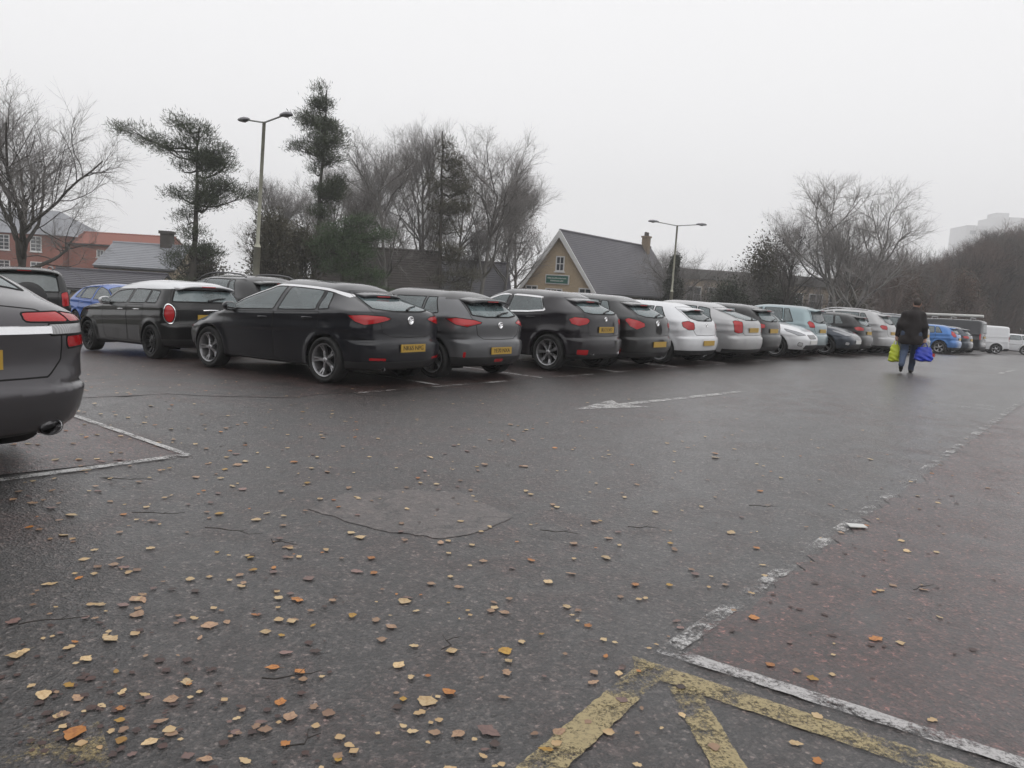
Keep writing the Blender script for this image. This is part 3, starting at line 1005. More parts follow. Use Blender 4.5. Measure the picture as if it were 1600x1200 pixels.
def shrub_mesh(seed, h, r, n, L, W, top=1.0, twigs=160, dense=0.75, droop=-0.2):
    """upright bushy mass; top>1 narrows towards the tip"""
    rng = np.random.default_rng(seed)
    nl = max(14, n // 130)
    lob = rng.uniform(0, 1, nl)
    zc = h * (0.12 + 0.84 * lob)
    rad = r * np.clip((1 - lob ** (1.6 + top)), 0.12, 1) * rng.uniform(0.5, 1.0, nl)
    az = rng.uniform(0, 2 * np.pi, nl)
    C = np.stack([rad * np.cos(az), rad * np.sin(az), zc], -1)
    per = n // nl
    sc = r * 0.24
    q = rng.normal(size=(nl, per, 3)) * np.array([sc, sc, sc * 1.2])
    P = (C[:, None] + q).reshape(-1, 3)
    P = P[P[:, 2] > 0.05]
    D = unit(P * np.array([1, 1, 0.25]) - np.array([0, 0, h * 0.1]))
    K = 5
    E_ = C[rng.integers(0, nl, twigs)] + rng.normal(size=(twigs, 3)) * sc
    k = np.linspace(0, 1, K)[None, :, None]
    S_ = np.stack([rng.normal(size=twigs) * r * 0.12, rng.normal(size=twigs) * r * 0.12, np.zeros(twigs)], -1)
    TW = S_[:, None] * (1 - k) + E_[:, None] * k + rng.normal(size=(twigs, K, 3)) * 0.05
    TW[:, 0, 2] = -0.1
    t = fast_mesh('stem', *polytubes(TW, np.linspace(0.035, 0.008, K)[None].repeat(twigs, 0), 4), smooth=True)
    c = fast_mesh('foliage', *blades(rng, P, D, L, W, droop))
    return t, c

def scrub_mesh(seed, h, r, twig=0.006, n1=26, n2=10, n3=8):
    """leafless thicket of many stems"""
    rng = np.random.default_rng(seed)
    a = rng.uniform(0, 2 * np.pi, n1)
    rr = r * np.sqrt(rng.uniform(0, 1, n1))
    K = 7
    z = np.linspace(0, 1, K)[None] * (h * rng.uniform(0.55, 1.0, n1))[:, None]
    out = np.linspace(0, 1, K)[None] ** 1.4 * rng.uniform(-0.1, 0.5, n1)[:, None] * r
    X = (rr * 0.6 * np.cos(a))[:, None] + np.cos(a)[:, None] * out + rng.normal(size=(n1, K)) * 0.06
    Y = (rr * 0.6 * np.sin(a))[:, None] + np.sin(a)[:, None] * out + rng.normal(size=(n1, K)) * 0.06
    P = np.stack([X, Y, z - 0.15 * (z == 0)], -1)
    Rr = np.linspace(0.045, 0.012, K)[None].repeat(n1, 0)
    t = [polytubes(P, Rr, 5)]
    B2, R2 = sprout(rng, P, Rr, n2, 0.12, 1.0, (18, 60), h * 0.26, 5, 0.16, 0.12, 0.016, lambda t_: 1.2 - 0.5 * t_, twig * 1.4)
    t.append(polytubes(B2, R2, 3))
    B3, R3 = sprout(rng, B2, R2, n3, 0.15, 1.0, (18, 60), h * 0.13, 3, 0.15, 0.08, 0.009, None, twig)
    return fast_mesh('stem', *join(t), smooth=True), fast_mesh('crown', *polytubes(B3, R3, 3), smooth=True), B3[:, -1]

def plant(name, meshes, mats, x, y, label, cat='tree', group=None, rz=0.0, sc=1.0, names=('trunk', 'crown'), z=None, scz=None):
    e = empty(name, (x, y, G(x, y) if z is None else z), rz)
    e.scale = (sc, sc, scz or sc)
    tag(e, label, cat, group)
    for me, mt, nm in zip(meshes, mats, names):
        put(nm, me, mt, e)
    return e

mt = MATS
BT = {}
BT['wide'] = bare_tree_mesh(11, 9.8, 5.0, 0.52, 0.19, 12, 9, 9, 7, 0.07, (30, 72))
BT['tall'] = bare_tree_mesh(12, 12.0, 3.6, 0.74, 0.14, 13, 8, 9, 7, 0.16, (25, 55))
BT['ash'] = bare_tree_mesh(13, 12.0, 4.3, 0.66, 0.15, 12, 8, 9, 7, 0.13, (25, 60))
BT['multi'] = bare_tree_mesh(16, 11.5, 4.2, 0.62, 0.19, 10, 7, 8, 7, 0.12, (24, 54), 0.0034, 3, 1.7)
BT['scrubby'] = bare_tree_mesh(15, 8.5, 3.0, 0.7, 0.11, 12, 7, 7, 4, 0.14, (25, 60), 0.006)

# left side
plant('bare_tree', BT['wide'][:2], (mt['bark_dark'], mt['twig_grey']), -21.6, 34.0, 'wide leafless tree in front of the red brick houses', rz=0.8, sc=1.06)
def ragged_pads(seed, big, spine, n):
    """big: chosen masses; spine: (z, reach, drift) table for smaller random sprays"""
    r_ = random.Random(seed)
    out = list(big)
    zs_ = [q[0] for q in spine]
    for _ in range(n):
        z = r_.uniform(zs_[0], zs_[-1])
        reach = float(np.interp(z, zs_, [q[1] for q in spine]))
        dr = float(np.interp(z, zs_, [q[2] for q in spine]))
        a = r_.uniform(0, 6.28)
        d = reach * r_.uniform(0.35, 1.0)
        k = r_.uniform(0.5, 1.0)
        out.append((dr + d * math.cos(a), d * math.sin(a) * 0.8, z - 0.15 * d, 0.62 * k, 0.5 * k, 0.32 * k))
    return out
p1 = pine_mesh(21, 9.4, ragged_pads(3, [(-3.0, 0, 8.75, .75, .4, .22), (-2.1, .1, 8.35, .7, .45, .25), (-1.2, 0, 8.0, .7, .5, .3), (-.5, 0, 9.2, .55, .4, .4), (.2, 0, 8.7, .8, .6, .5), (.9, 0, 7.9, .8, .6, .5), (1.5, 0, 7.2, .6, .5, .35), (.4, .2, 7.4, .8, .6, .5), (1.7, 0, 6.4, .8, .5, .3), (2.5, 0, 6.05, .7, .4, .22)],
               [(1.2, 1.3, -.2), (2.4, 1.1, -.3), (3.6, .8, .1), (5.0, 1.0, 0), (6.2, 1.3, .1), (7.4, 1.1, .2), (8.6, .6, 0)], 26), 0.19, (0.3, 0), 24000, 0.24, 0.026)
plant('pine_tree', p1, (mt['bark_dark'], mt['needles']), -15.8, 38.0, 'ragged windswept pine with long bare limb left of the lamp post', z=-0.9)
p2 = pine_mesh(22, 12.4, ragged_pads(5, [(0, 0, 11.9, .18, .18, .5), (.15, 0, 11.2, .35, .3, .4), (-.7, 0, 10.5, .5, .4, .35), (.3, 0, 10.2, .7, .5, .4), (.7, 0, 9.3, .8, .5, .4), (-.7, 0, 9.0, .7, .4, .3), (.6, 0, 8.5, .7, .5, .35)],
               [(5.8, .7, .3), (7.0, .8, .3), (8.2, 1.15, .2), (9.4, 1.1, .1), (10.4, .7, .05), (11.6, .25, 0)], 20), 0.17, (0.5, 0), 20000, 0.24, 0.026)
plant('pine_tree', p2, (mt['bark_dark'], mt['needles']), -10.9, 42.0, 'tall narrow pine with pointed top right of the lamp post', z=-0.9)
p3 = pine_mesh(23, 6.6, [(0.9, 0, 6.1, 1.0, .7, .4), (-.5, 0, 5.4, 1.1, .9, .5), (.4, .3, 5.0, 1.3, 1.0, .5), (-1.0, -.2, 4.5, 1.0, .9, .5), (.7, 0, 4.2, 1.3, 1.0, .5), (-.3, .3, 3.5, 1.5, 1.1, .5), (1.2, 0, 3.0, 1.2, .9, .5), (2.2, 0, 5.4, .8, .6, .35), (2.0, 0, 2.0, 1.1, .9, .5)], 0.15, (0.1, 0), 20000, 0.24, 0.026)
plant('pine_tree', p3, (mt['bark_dark'], mt['needles_green']), -8.9, 40.0, 'low bushy green pine in front of the mossy brown roof', z=-0.9, sc=0.86)
p4 = pine_mesh(24, 11.6, ragged_pads(9, [(0, 0, 10.5, .4, .35, .6), (.2, 0, 9.7, .7, .5, .45), (.7, 0, 8.9, .8, .5, .4), (-.6, 0, 8.3, .7, .5, .35), (1.2, 0, 7.9, .7, .5, .35), (1.6, 0, 3.0, 1.0, .6, .25)],
               [(2.2, 1.2, .4), (4.0, .8, .1), (6.0, 1.0, .2), (7.8, 1.2, .3), (9.2, .8, .1), (10.4, .3, 0)], 22), 0.17, (-0.2, 0), 17000, 0.24, 0.026)
plant('pine_tree', p4, (mt['bark_dark'], mt['cypress']), -4.6, 47.0, 'dark brownish conifer standing among the bare ash trees', z=-0.9)
for (kind, x, y, rz, sc, lab) in [
    ('tall', -17.6, 55.0, 0.3, 0.80, 'thin bare tree showing behind the ragged pine'),
    ('ash', -13.6, 56.0, 1.3, 0.86, 'pale bare tree rising directly behind the lamp post arms'),
    ('tall', -11.2, 58.0, 2.4, 0.78, 'slender bare tree between lamp post and pointed pine'),
    ('ash', -7.6, 46.0, 0.5, 1.0, 'leafless ash tree just right of the pointed pine'),
    ('tall', -5.9, 50.0, 2.0, 1.06, 'tall bare tree left of the dark brownish conifer'),
    ('ash', -2.4, 50.0, 3.5, 1.10, 'tallest bare ash tree right of the dark brownish conifer'),
    ('tall', -1.0, 55.0, 4.4, 0.90, 'bare tree behind the beech with brown leaves'),
    ('scrubby', -9.6, 45.0, 1.0, 0.9, 'small leafless tree over the mossy brown roof'),
    ('tall', -9.4, 52.0, 3.1, 0.92, 'bare tree showing between the pointed pine and the ash'),
    ('ash', -4.1, 53.0, 5.0, 0.95, 'bare tree crowded behind the dark brownish conifer'),
    ('tall', -15.5, 52.0, 4.0, 0.70, 'thin bare tree between ragged pine and cypress'),
    ('ash', -6.6, 55.0, 1.1, 1.05, 'pale bare tree standing over the small white gable'),
    ('tall', -12.6, 52.0, 5.1, 0.85, 'pale bare tree behind the cypresses'),
    ('tall', -0.2, 58.0, 2.9, 0.95, 'pale bare tree between the plain grey roof and the buff house'),
    ('scrubby', -3.2, 52.0, 0.7, 0.8, 'small bare tree in front of the plain grey roof'),
    ('scrubby', -11.0, 47.0, 2.7, 0.75, 'small bare tree in front of the mossy brown roof'),
    ('ash', 6.0, 79.0, 2.2, 0.66, 'bare tree behind the ridge of the buff house'),
    ('wide', 12.6, 64.0, 0.2, 0.82, 'spreading bare tree cloaked with ivy beside the chimney')]:
    plant('bare_tree', BT[kind][:2], (mt['bark_grey'], mt['twig_grey'] if kind != 'scrubby' else mt['twig_dark']), x, y, lab, rz=rz, sc=sc)
# beech with withered leaves
bt, bc, tips = bare_tree_mesh(31, 9.5, 3.0, 0.72, 0.15, 12, 7, 7, 4, 0.12, (28, 62))
be = plant('beech_tree', (bt, bc), (mt['bark_grey'], mt['twig_brown']), -1.6, 66.0, 'rounded beech tree holding withered brown leaves beside the buff house', sc=1.18)
rng = np.random.default_rng(77)
tp_ = tips[rng.integers(0, len(tips), 6500)] + rng.normal(size=(6500, 3)) * 0.10
lv, lf = blades(rng, tp_, rng.normal(size=(6500, 3)), 0.085, 0.055, 0.5)
put('withered_leaves', fast_mesh('withered_leaves', lv, lf), mt['brown_leaf'], be)['kind'] = 'stuff'
# evergreen hedging and ivy
SH = {}
SH['cypress'] = shrub_mesh(41, 5.2, 1.35, 9500, 0.20, 0.07, 0.8)
SH['bush'] = shrub_mesh(42, 3.2, 1.7, 8000, 0.16, 0.08, 0.2)
SH['ivycol'] = shrub_mesh(43, 5.6, 0.62, 7000, 0.15, 0.11, 1.2, 60)
SH['holly'] = shrub_mesh(44, 6.4, 2.4, 12000, 0.18, 0.10, 0.3)
for (x, y, sc, lab) in [(-12.3, 39.5, 0.98, 'dark cypress growing directly left of the lamp post'),
                        (-11.2, 40.5, 0.88, 'dark cypress growing directly right of the lamp post'),
                        (-13.3, 41.5, 0.70, 'shorter dark cypress nearest the ragged pine')]:
    plant('cypress_tree', SH['cypress'], (mt['bark_dark'], mt['cypress']), x, y, lab, rz=x, sc=sc, z=-0.9)
plant('evergreen_shrub', SH['bush'], (mt['bark_dark'], mt['cypress']), -16.8, 42.0, 'shrub at the foot of the ragged pine', 'shrub', rz=4.2, sc=0.9, names=('stem', 'foliage'), z=-0.9)
plant('ivy_column', SH['ivycol'], (mt['bark_dark'], mt['ivy_leaf']), 12.3, 62.5, 'dense dark ivy wrapped round the bare tree trunk beside the chimney', 'ivy', rz=0.3, sc=1.0, names=('stem', 'foliage'), z=-0.8)
# the shrubbery in the middle distance
SC1 = scrub_mesh(51, 5.5, 2.4)
SC2 = scrub_mesh(52, 4.0, 2.6, n1=30)
for (me, x, y, rz, sc, m2, lab) in [
    (SH['holly'], 18.3, 58.5, 0.4, 1.05, 'scrub_leaf', 'broad olive evergreen bush in front of the flat roofed building'),
    (SH['bush'], 14.8, 55.0, 1.0, 1.1, 'ivy_leaf', 'low dark bush below the ivy clad tree'),
    (SH['bush'], 17.6, 52.5, 3.0, 1.0, 'ivy_leaf', 'low dark bush behind the small white saloon bonnet'),
    (SH['bush'], 23.8, 56.0, 5.0, 1.0, 'scrub_leaf', 'low olive bush at the foot of the multi stemmed tree')]:
    plant('evergreen_shrub', me, (mt['bark_dark'], mt[m2]), x, y, lab, 'shrub', rz=rz, sc=sc, names=('stem', 'foliage'))
for i, (me, x, y, sc) in enumerate([(SC1, 15.8, 57.0, 0.9), (SC1, 14.6, 67.0, 1.0), (SC2, 17.8, 68.0, 1.3), (SC2, 12.9, 69.0, 1.1), (SC1, 21.5, 68.5, 1.1), (SC2, 20.2, 56.0, 1.1), (SC1, 19.0, 66.0, 1.0)]):
    plant('bare_thicket', me[:2], (mt['twig_dark'], mt['twig_grey']), x, y, 'leafless thicket in the shrubbery before the flat roofed building', 'thicket', 'thickets of the shrubbery', rz=i * 1.3, sc=sc, names=('stem', 'crown'))
# the pale multi-stemmed tree and its darker neighbour
plant('bare_tree', BT['multi'][:2], (mt['bark_pale'], mt['twig_pale']), 19.9, 48.0, 'big leafless tree with several pale spreading trunks behind parked cars', rz=0.5, sc=1.02, scz=0.90)
plant('bare_tree', BT['ash'][:2], (mt['bark_dark'], mt['twig_dark']), 16.9, 50.0, 'dark trunked bare tree leaning beside the pale multi stemmed tree', rz=2.5, sc=0.74)
# the wood on the right
rg = random.Random(8)
def wood_spot(y0, y1, r0, r1):
    while True:
        y = rg.uniform(y0, y1)
        x = y * rg.uniform(r0, r1)
        if -0.766 * x + 0.643 * y > 17.0 - 8.0 * max(0, x / y - 0.56) / 0.2 and 0.643 * x + 0.766 * y > 45:
            return x, y
for i in range(70):
    x, y = wood_spot(64, 100, 0.45, 0.86) if i < 50 else wood_spot(60, 96, 0.60, 1.0)
    kind = ('scrubby', 'tall', 'scrubby', 'ash')[i % 4]
    base = {'scrubby': 8.5, 'tall': 12.0, 'ash': 12.0}[kind]
    e_ = float(np.interp(x / y, [0.44, 0.50, 0.56, 0.62, 0.70], [0.052, 0.060, 0.092, 0.120, 0.140]))
    want = 1.5 + y * e_ - G(x, y) + rg.uniform(-1.2, 0.5)
    plant('bare_tree', BT[kind][:2], (mt['bark_dark'], mt['twig_brown' if i % 3 else 'twig_dark']), x, y,
          'leafless brown tree of the wood beyond the vans', 'tree', 'trees of the wood beyond the vans', rz=rg.uniform(0, 6), sc=want / base)
for i in range(56):
    x, y = wood_spot(58, 88, 0.43, 0.86) if i < 40 else wood_spot(58, 88, 0.60, 0.98)
    me = (SC1, SC2)[i % 2]
    plant('bare_thicket', me[:2], (mt['twig_brown'], mt['twig_brown' if i % 2 else 'twig_dark']), x, y,
          'leafless brown thicket along the edge of the wood', 'thicket', 'thickets along the wood edge', rz=rg.uniform(0, 6), sc=rg.uniform(1.0, 1.5), names=('stem', 'crown'))
for i in range(18):
    x, y = wood_spot(62, 84, 0.44, 0.86)
    plant('evergreen_shrub', SH['holly'], (mt['bark_dark'], mt['scrub_leaf' if i % 2 else 'brown_leaf']), x, y,
          'bushy shrub filling the edge of the wood', 'shrub', 'shrubs along the wood edge', rz=rg.uniform(0, 6), sc=rg.uniform(0.7, 1.05), names=('stem', 'foliage'))
# low mixed hedge behind the long row
for i in range(13):
    s = 10 + i * 3.0
    x, y = sn(s, 27 + rg.uniform(-1, 1))
    if i < 7:
        continue
    plant('bare_thicket', SC2[:2], (mt['twig_dark'], mt['twig_brown']), x, y, 'low leafless hedge bush behind the long row of cars', 'hedge', 'hedge behind the long row', rz=i * 2.1, sc=0.42, names=('stem', 'crown'))

# unseen bushes added behind the viewer and to the left, to darken car reflections
for i in range(30):
    a = R(152 + i * 6.6)
    rr_ = 25 + rg.uniform(-2, 3)
    x, y = rr_ * math.cos(a), rr_ * math.sin(a) - 2
    plant('evergreen_shrub', SH['holly'], (mt['bark_dark'], mt['scrub_leaf']), x, y, 'tall unseen bush added to darken the car reflections', 'hedge', 'unseen bushes added to darken car reflections', rz=i * 1.1, sc=rg.uniform(1.0, 1.35), names=('stem', 'foliage'), z=-0.1)
# ------------------------------------------------------------------ smooth solids: an implicit function turned into quads
def surface_net(fn, lo, hi, h):
    lo, hi = np.array(lo, float), np.array(hi, float)
    n = np.ceil((hi - lo) / h).astype(int) + 1
    ax = [lo[i] + h * np.arange(n[i]) for i in range(3)]
    X, Y, Z = np.meshgrid(*ax, indexing='ij')
    F = fn(X, Y, Z)
    ins = F < 0
    cells = tuple(k - 1 for k in n)
    acc = np.zeros(cells + (3,))
    cnt = np.zeros(cells)
    base = np.stack(np.meshgrid(*[np.arange(c) for c in cells], indexing='ij'), -1).astype(float)
    def sl(off):
        return tuple(slice(o, o + c) for o, c in zip(off, cells))
    for a in range(3):
        for o1 in (0, 1):
            for o2 in (0, 1):
                off = [0, 0, 0]
                b, c = (a + 1) % 3, (a + 2) % 3
                off[b], off[c] = o1, o2
                off2 = list(off)
                off2[a] = 1
                f0, f1 = F[sl(off)], F[sl(off2)]
                cr = (f0 < 0) != (f1 < 0)
                t = np.where(cr, f0 / np.where(cr, f0 - f1, 1), 0)
                p = np.zeros(cells + (3,))
                p[..., b], p[..., c], p[..., a] = o1, o2, t
                acc += p * cr[..., None]
                cnt += cr
    act = cnt > 0
    idx = -np.ones(cells, int)
    idx[act] = np.arange(act.sum())
    V = lo + (base[act] + acc[act] / cnt[act][:, None]) * h
    faces = []
    for a in range(3):
        b, c = (a + 1) % 3, (a + 2) % 3
        s0 = [slice(None)] * 3
        s1 = [slice(None)] * 3
        s0[a], s1[a] = slice(0, -1), slice(1, None)
        s0[b] = s1[b] = slice(1, -1)
        s0[c] = s1[c] = slice(1, -1)
        f0, f1 = ins[tuple(s0)], ins[tuple(s1)]
        for flip in (False, True):
            e = np.argwhere((f0 & ~f1) if not flip else (~f0 & f1))
            if not len(e):
                continue
            g = e.copy()
            g[:, b] += 1
            g[:, c] += 1
            q = []
            for db, dc in ((-1, -1), (0, -1), (0, 0), (-1, 0)):
                w = g.copy()
                w[:, b] += db
                w[:, c] += dc
                q.append(idx[w[:, 0], w[:, 1], w[:, 2]])
            q = np.stack(q, -1)
            faces.append(q if not flip else q[:, ::-1])
    return V, np.concatenate(faces)

def grad(fn, V, e=0.002):
    g = np.empty_like(V)
    for a in range(3):
        d = np.zeros(3)
        d[a] = e
        p, m = V + d, V - d
        g[:, a] = (fn(p[:, 0], p[:, 1], p[:, 2]) - fn(m[:, 0], m[:, 1], m[:, 2])) / (2 * e)
    return g

def settle(fn, V, h, it=4):
    for _ in range(it):
        f = fn(V[:, 0], V[:, 1], V[:, 2])
        g = grad(fn, V)
        s = -f / np.maximum(1e-6, (g * g).sum(1))
        d = g * s[:, None]
        L = np.linalg.norm(d, axis=1)
        V = V + d * np.minimum(1, 0.5 * h / np.maximum(1e-9, L))[:, None]
    return V

def pchip(pts, n=500):
    """monotone smooth curve through (x,y) points, returned as a lookup"""
    pts = sorted(pts)
    x = np.array([p[0] for p in pts], float)
    y = np.array([p[1] for p in pts], float)
    hh = np.diff(x)
    d = np.diff(y) / hh
    m = np.zeros(len(x))
    for i in range(1, len(x) - 1):
        if d[i - 1] * d[i] > 0:
            w1, w2 = 2 * hh[i] + hh[i - 1], hh[i] + 2 * hh[i - 1]
            m[i] = (w1 + w2) / (w1 / d[i - 1] + w2 / d[i])
    m[0], m[-1] = d[0], d[-1]
    q = np.linspace(x[0], x[-1], n)
    i = np.clip(np.searchsorted(x, q) - 1, 0, len(x) - 2)
    t = (q - x[i]) / hh[i]
    v = ((1 + 2 * t) * (1 - t) ** 2 * y[i] + t * (1 - t) ** 2 * hh[i] * m[i] + t * t * (3 - 2 * t) * y[i + 1] + t * t * (t - 1) * hh[i] * m[i + 1])
    k = np.ones(9) / 9
    vp = np.convolve(np.pad(v, 4, mode='edge'), k, 'valid')
    g = np.gradient(vp, q)
    return (lambda a: np.interp(a, q, vp)), (lambda a: np.interp(a, q, g))

def sdf_poly(px, py, poly):
    """signed distance to a polygon, negative inside"""
    d = np.full(px.shape, 1e9)
    s = np.ones(px.shape)
    n = len(poly)
    for i in range(n):
        ax_, ay_ = poly[i]
        bx, by = poly[i - 1]
        ex, ey = bx - ax_, by - ay_
        wx, wy = px - ax_, py - ay_
        t = np.clip((wx * ex + wy * ey) / (ex * ex + ey * ey), 0, 1)
        d = np.minimum(d, (wx - ex * t) ** 2 + (wy - ey * t) ** 2)
        c1, c2, c3 = py >= ay_, py < by, ex * wy > ey * wx
        s = np.where((c1 & c2 & c3) | (~c1 & ~c2 & ~c3), -s, s)
    return s * np.sqrt(d)

class Piece:
    def __init__(s, V, F):
        s.V, s.F = V, F          # F: list of index lists
    def split(s, val):
        """cut along val=0; returns (inside, rest); inside is val<0"""
        val = np.where(np.abs(val) < 1e-6, 1e-6, val)
        neg = val < 0
        V = [None]
        ins, out = [], []
        newv, cache = [], {}
        base = len(s.V)
        mx = max(len(f) for f in s.F)
        pad = np.array([list(f) + [f[0]] * (mx - len(f)) for f in s.F])
        nn = neg[pad]
        alln, anyn = nn.all(1), nn.any(1)
        for fi, f in enumerate(s.F):
            if alln[fi]:
                ins.append(f)
            elif not anyn[fi]:
                out.append(f)
            else:
                a, b = [], []
                k = len(f)
                for i in range(k):
                    u, w = f[i], f[(i + 1) % k]
                    (a if neg[u] else b).append(u)
                    if neg[u] != neg[w]:
                        key = (u, w) if u < w else (w, u)
                        j = cache.get(key)
                        if j is None:
                            t = val[u] / (val[u] - val[w])
                            newv.append(s.V[u] + (s.V[w] - s.V[u]) * t)
                            j = cache[key] = base + len(newv) - 1
                        a.append(j)
                        b.append(j)
                if len(a) > 2: ins.append(a)
                if len(b) > 2: out.append(b)
        VV = np.concatenate([s.V, np.array(newv)]) if newv else s.V
        return Piece(VV, ins), Piece(VV, out)
    def compact(s):
        used = sorted({i for f in s.F for i in f})
        mp = {u: i for i, u in enumerate(used)}
        return Piece(s.V[used], [[mp[i] for i in f] for f in s.F])
    def border(s):
        cnt = {}
        for f in s.F:
            k = len(f)
            for i in range(k):
                u, w = f[i], f[(i + 1) % k]
                e = (u, w) if u < w else (w, u)
                cnt[e] = cnt.get(e, 0) + 1
        return [e for e, c in cnt.items() if c == 1]
    def filt(s, keep):
        return Piece(s.V, [f for f in s.F if keep(s.V[f].mean(0))])

class Car:
    """Shape of one car model; x runs from the rear bumper (0) to the nose (L), y to the left, z up."""
    P_ = 3.0
    def __init__(s, **k):
        s.__dict__.update(dict(L=4.3, W=1.80, H=1.48, wb=2.65, ro=0.80, R=0.32, arch=0.375,
                               roof_end=(0.36, 1.40), win_low=(0.17, 1.00), bump=0.0, head=(2.45, 1.40), cowl=(3.32, 1.0),
                               nose=0.74, peak=0.42, belt=((0.3, 1.02), (3.4, 0.94)), tumble=0.25, zb=0.19, rr=0.36, rf=0.62,
                               crease=0.72, flare=0.018, rtop=0.24, tail_mid=None, rear=None, top=None, front=None, plan=0.05))
        s.__dict__.update(k)
        L, H = s.L, s.H
        xe, ze = s.roof_end
        xw, zw = s.win_low
        xh, zh = s.head
        xc, zc = s.cowl
        top = s.top or [(-0.6, ze - 0.16), (xe, ze), (xe + 0.45, ze + (H - ze) * 0.7), (L * s.peak, H), (xh, zh), ((xh + xc) / 2, (zh + zc) / 2 + 0.035), (xc, zc),
                        (xc + (L - xc) * 0.45, zc - (zc - s.nose) * 0.22), (L - 0.22, s.nose + 0.05), (L, s.nose - 0.10), (L + 0.5, s.nose - 0.6)]
        rear = s.rear or [(0.0, 0.30), (0.22, 0.10), (0.36, 0.02), (0.50, 0.0), (0.60, 0.005), (0.68, 0.05 + s.bump), (zw - 0.10, xw - 0.045), (zw, xw), (ze - 0.02, xe + 0.02), (H + 0.3, xe + 0.34)]
        front = s.front or [(0.0, L - 0.42), (0.22, L - 0.10), (0.40, L - 0.01), (0.52, L), (0.64, L - 0.03), (s.nose, L - 0.12), (s.nose + 0.15, L - 0.40), (H + 0.3, L - 1.6)]
        s.ft, s.gt = pchip(top)
        s.fr, s.gr = pchip(rear)
        s.ff, s.gf = pchip(front)
        s.rt = pchip([(-0.5, 0.20), (xe + 0.2, s.rtop), (xh, s.rtop), (xc, 0.17), (L, 0.15)])[0]
        s.wr = s.ro
        s.wf = s.ro + s.wb
    def beltz(s, x):
        return np.interp(x, [p[0] for p in s.belt], [p[1] for p in s.belt])
    def w0(s, x, z):
        Wh = s.W / 2
        zb = s.beltz(x)
        u = (x - s.L * 0.5) / (s.L * 0.5)
        plan = 1 - s.plan * np.abs(u) ** 3.2
        low = 1 - 0.055 * np.clip((0.62 - z) / 0.45, 0, 1.3) ** 2 - 0.035 * np.clip((z - 0.66) / 0.4, 0, 1) ** 2
        t = 0.022 * np.logaddexp(0, (z - zb + 0.005) / 0.022)
        up = s.tumble * (t / (s.H - 0.97)) * (1 + 0.25 * t / (s.H - 0.97))
        sh = 0.014 * np.exp(-((z - zb + 0.05) / 0.05) ** 2)
        dc = z - s.crease - 0.03 * (2 - x)
        cr = 0.016 * np.where(dc > 0, np.exp(-(dc / 0.09) ** 2), np.exp(-(dc / 0.035) ** 2))
        w = Wh * plan * low - up - 0.02 + sh + cr
        for xx in (s.wr, s.wf):
            d = np.hypot(x - xx, z - s.R)
            w = w + s.flare * np.exp(-((d - s.arch - 0.015) / 0.055) ** 2)
        return np.maximum(w, 0.05)
    def Q(s, x, y, z):
        p = s.P_
        dt = (s.ft(x) - z) / np.sqrt(1 + s.gt(x) ** 2)
        dr = (x - s.fr(z)) / np.sqrt(1 + s.gr(z) ** 2)
        df = (s.ff(z) - x) / np.sqrt(1 + s.gf(z) ** 2)
        db = z - s.zb
        rel = lambda d, r: np.clip(1 - d / r, 0, 3) ** p
        return (np.abs(y) / s.w0(x, z)) ** p + rel(dt, s.rt(x)) + rel(dr, s.rr) + rel(df, s.rf) + rel(db, 0.07) - 1
    def shell(s, h):
        fn = lambda x, y, z: s.Q(x, y, z)
        V, F = surface_net(fn, (-0.10 - h * 0.31, -s.W / 2 - 0.09, s.zb - 0.06), (s.L + 0.1, s.W / 2 + 0.09, s.H + 0.09), h)
        V = settle(fn, V, h)
        return Piece(V, F.tolist())
    def side_y(s, x, z):
        """half width of the skin at (x, z)"""
        q = s.Q(np.asarray(x, float), np.zeros_like(np.asarray(x, float)), np.asarray(z, float))
        return s.w0(np.asarray(x, float), np.asarray(z, float)) * np.clip(-q, 0.001, 1) ** (1 / s.P_)
    def rear_x(s, y, z):
        lo, hi = -0.3, 1.6
        for _ in range(40):
            m = (lo + hi) / 2
            if float(s.Q(np.array(m), np.array(y), np.array(z))) > 0: lo = m
            else: hi = m
        return hi
    def top_z(s, x, y):
        lo, hi = 0.9, s.H + 0.2
        for _ in range(40):
            m = (lo + hi) / 2
            if float(s.Q(np.array(x), np.array(y), np.array(m))) > 0: hi = m
            else: lo = m
        return lo
    def front_x(s, y, z):
        lo, hi = s.L - 2.0, s.L + 0.3
        for _ in range(40):
            m = (lo + hi) / 2
            if float(s.Q(np.array(m), np.array(y), np.array(z))) > 0: hi = m
            else: lo = m
        return lo

def lens_mat(name, c, rough=0.12):
    m, n, l, b = nt_new(name)
    tc = n.new('ShaderNodeTexCoord')
    wv = n.new('ShaderNodeTexWave')
    wv.inputs['Scale'].default_value = 45
    wv.inputs['Distortion'].default_value = 1.5
    l.new(tc.outputs['Object'], wv.inputs['Vector'])
    l.new(ramp(n, l, wv.outputs[0], [(0.1, tuple(x * 0.72 for x in c)), (0.9, c)]).outputs[0], b.inputs['Base Color'])
    b.inputs['Roughness'].default_value = rough
    b.inputs['Coat Weight'].default_value = 0.25
    return m
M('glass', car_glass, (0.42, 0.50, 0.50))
M('glass_rear', car_glass, (0.46, 0.53, 0.53), 0.36)  # raked rear panes get more of the painted sky brightness
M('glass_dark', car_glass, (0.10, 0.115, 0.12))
M('mirror_silver', simple, (0.5, 0.52, 0.53), 0.05, 1.0, 0.02)
M('cabin', simple, (0.022, 0.022, 0.024), 0.8, 0, 0.2, 6.0)
M('rubber', simple, (0.018, 0.018, 0.018), 0.85, 0, 0.25, 8.0)
M('plastic', simple, (0.022, 0.022, 0.023), 0.6, 0, 0.2, 5.0)
M('seam', simple, (0.006, 0.006, 0.006), 0.9)
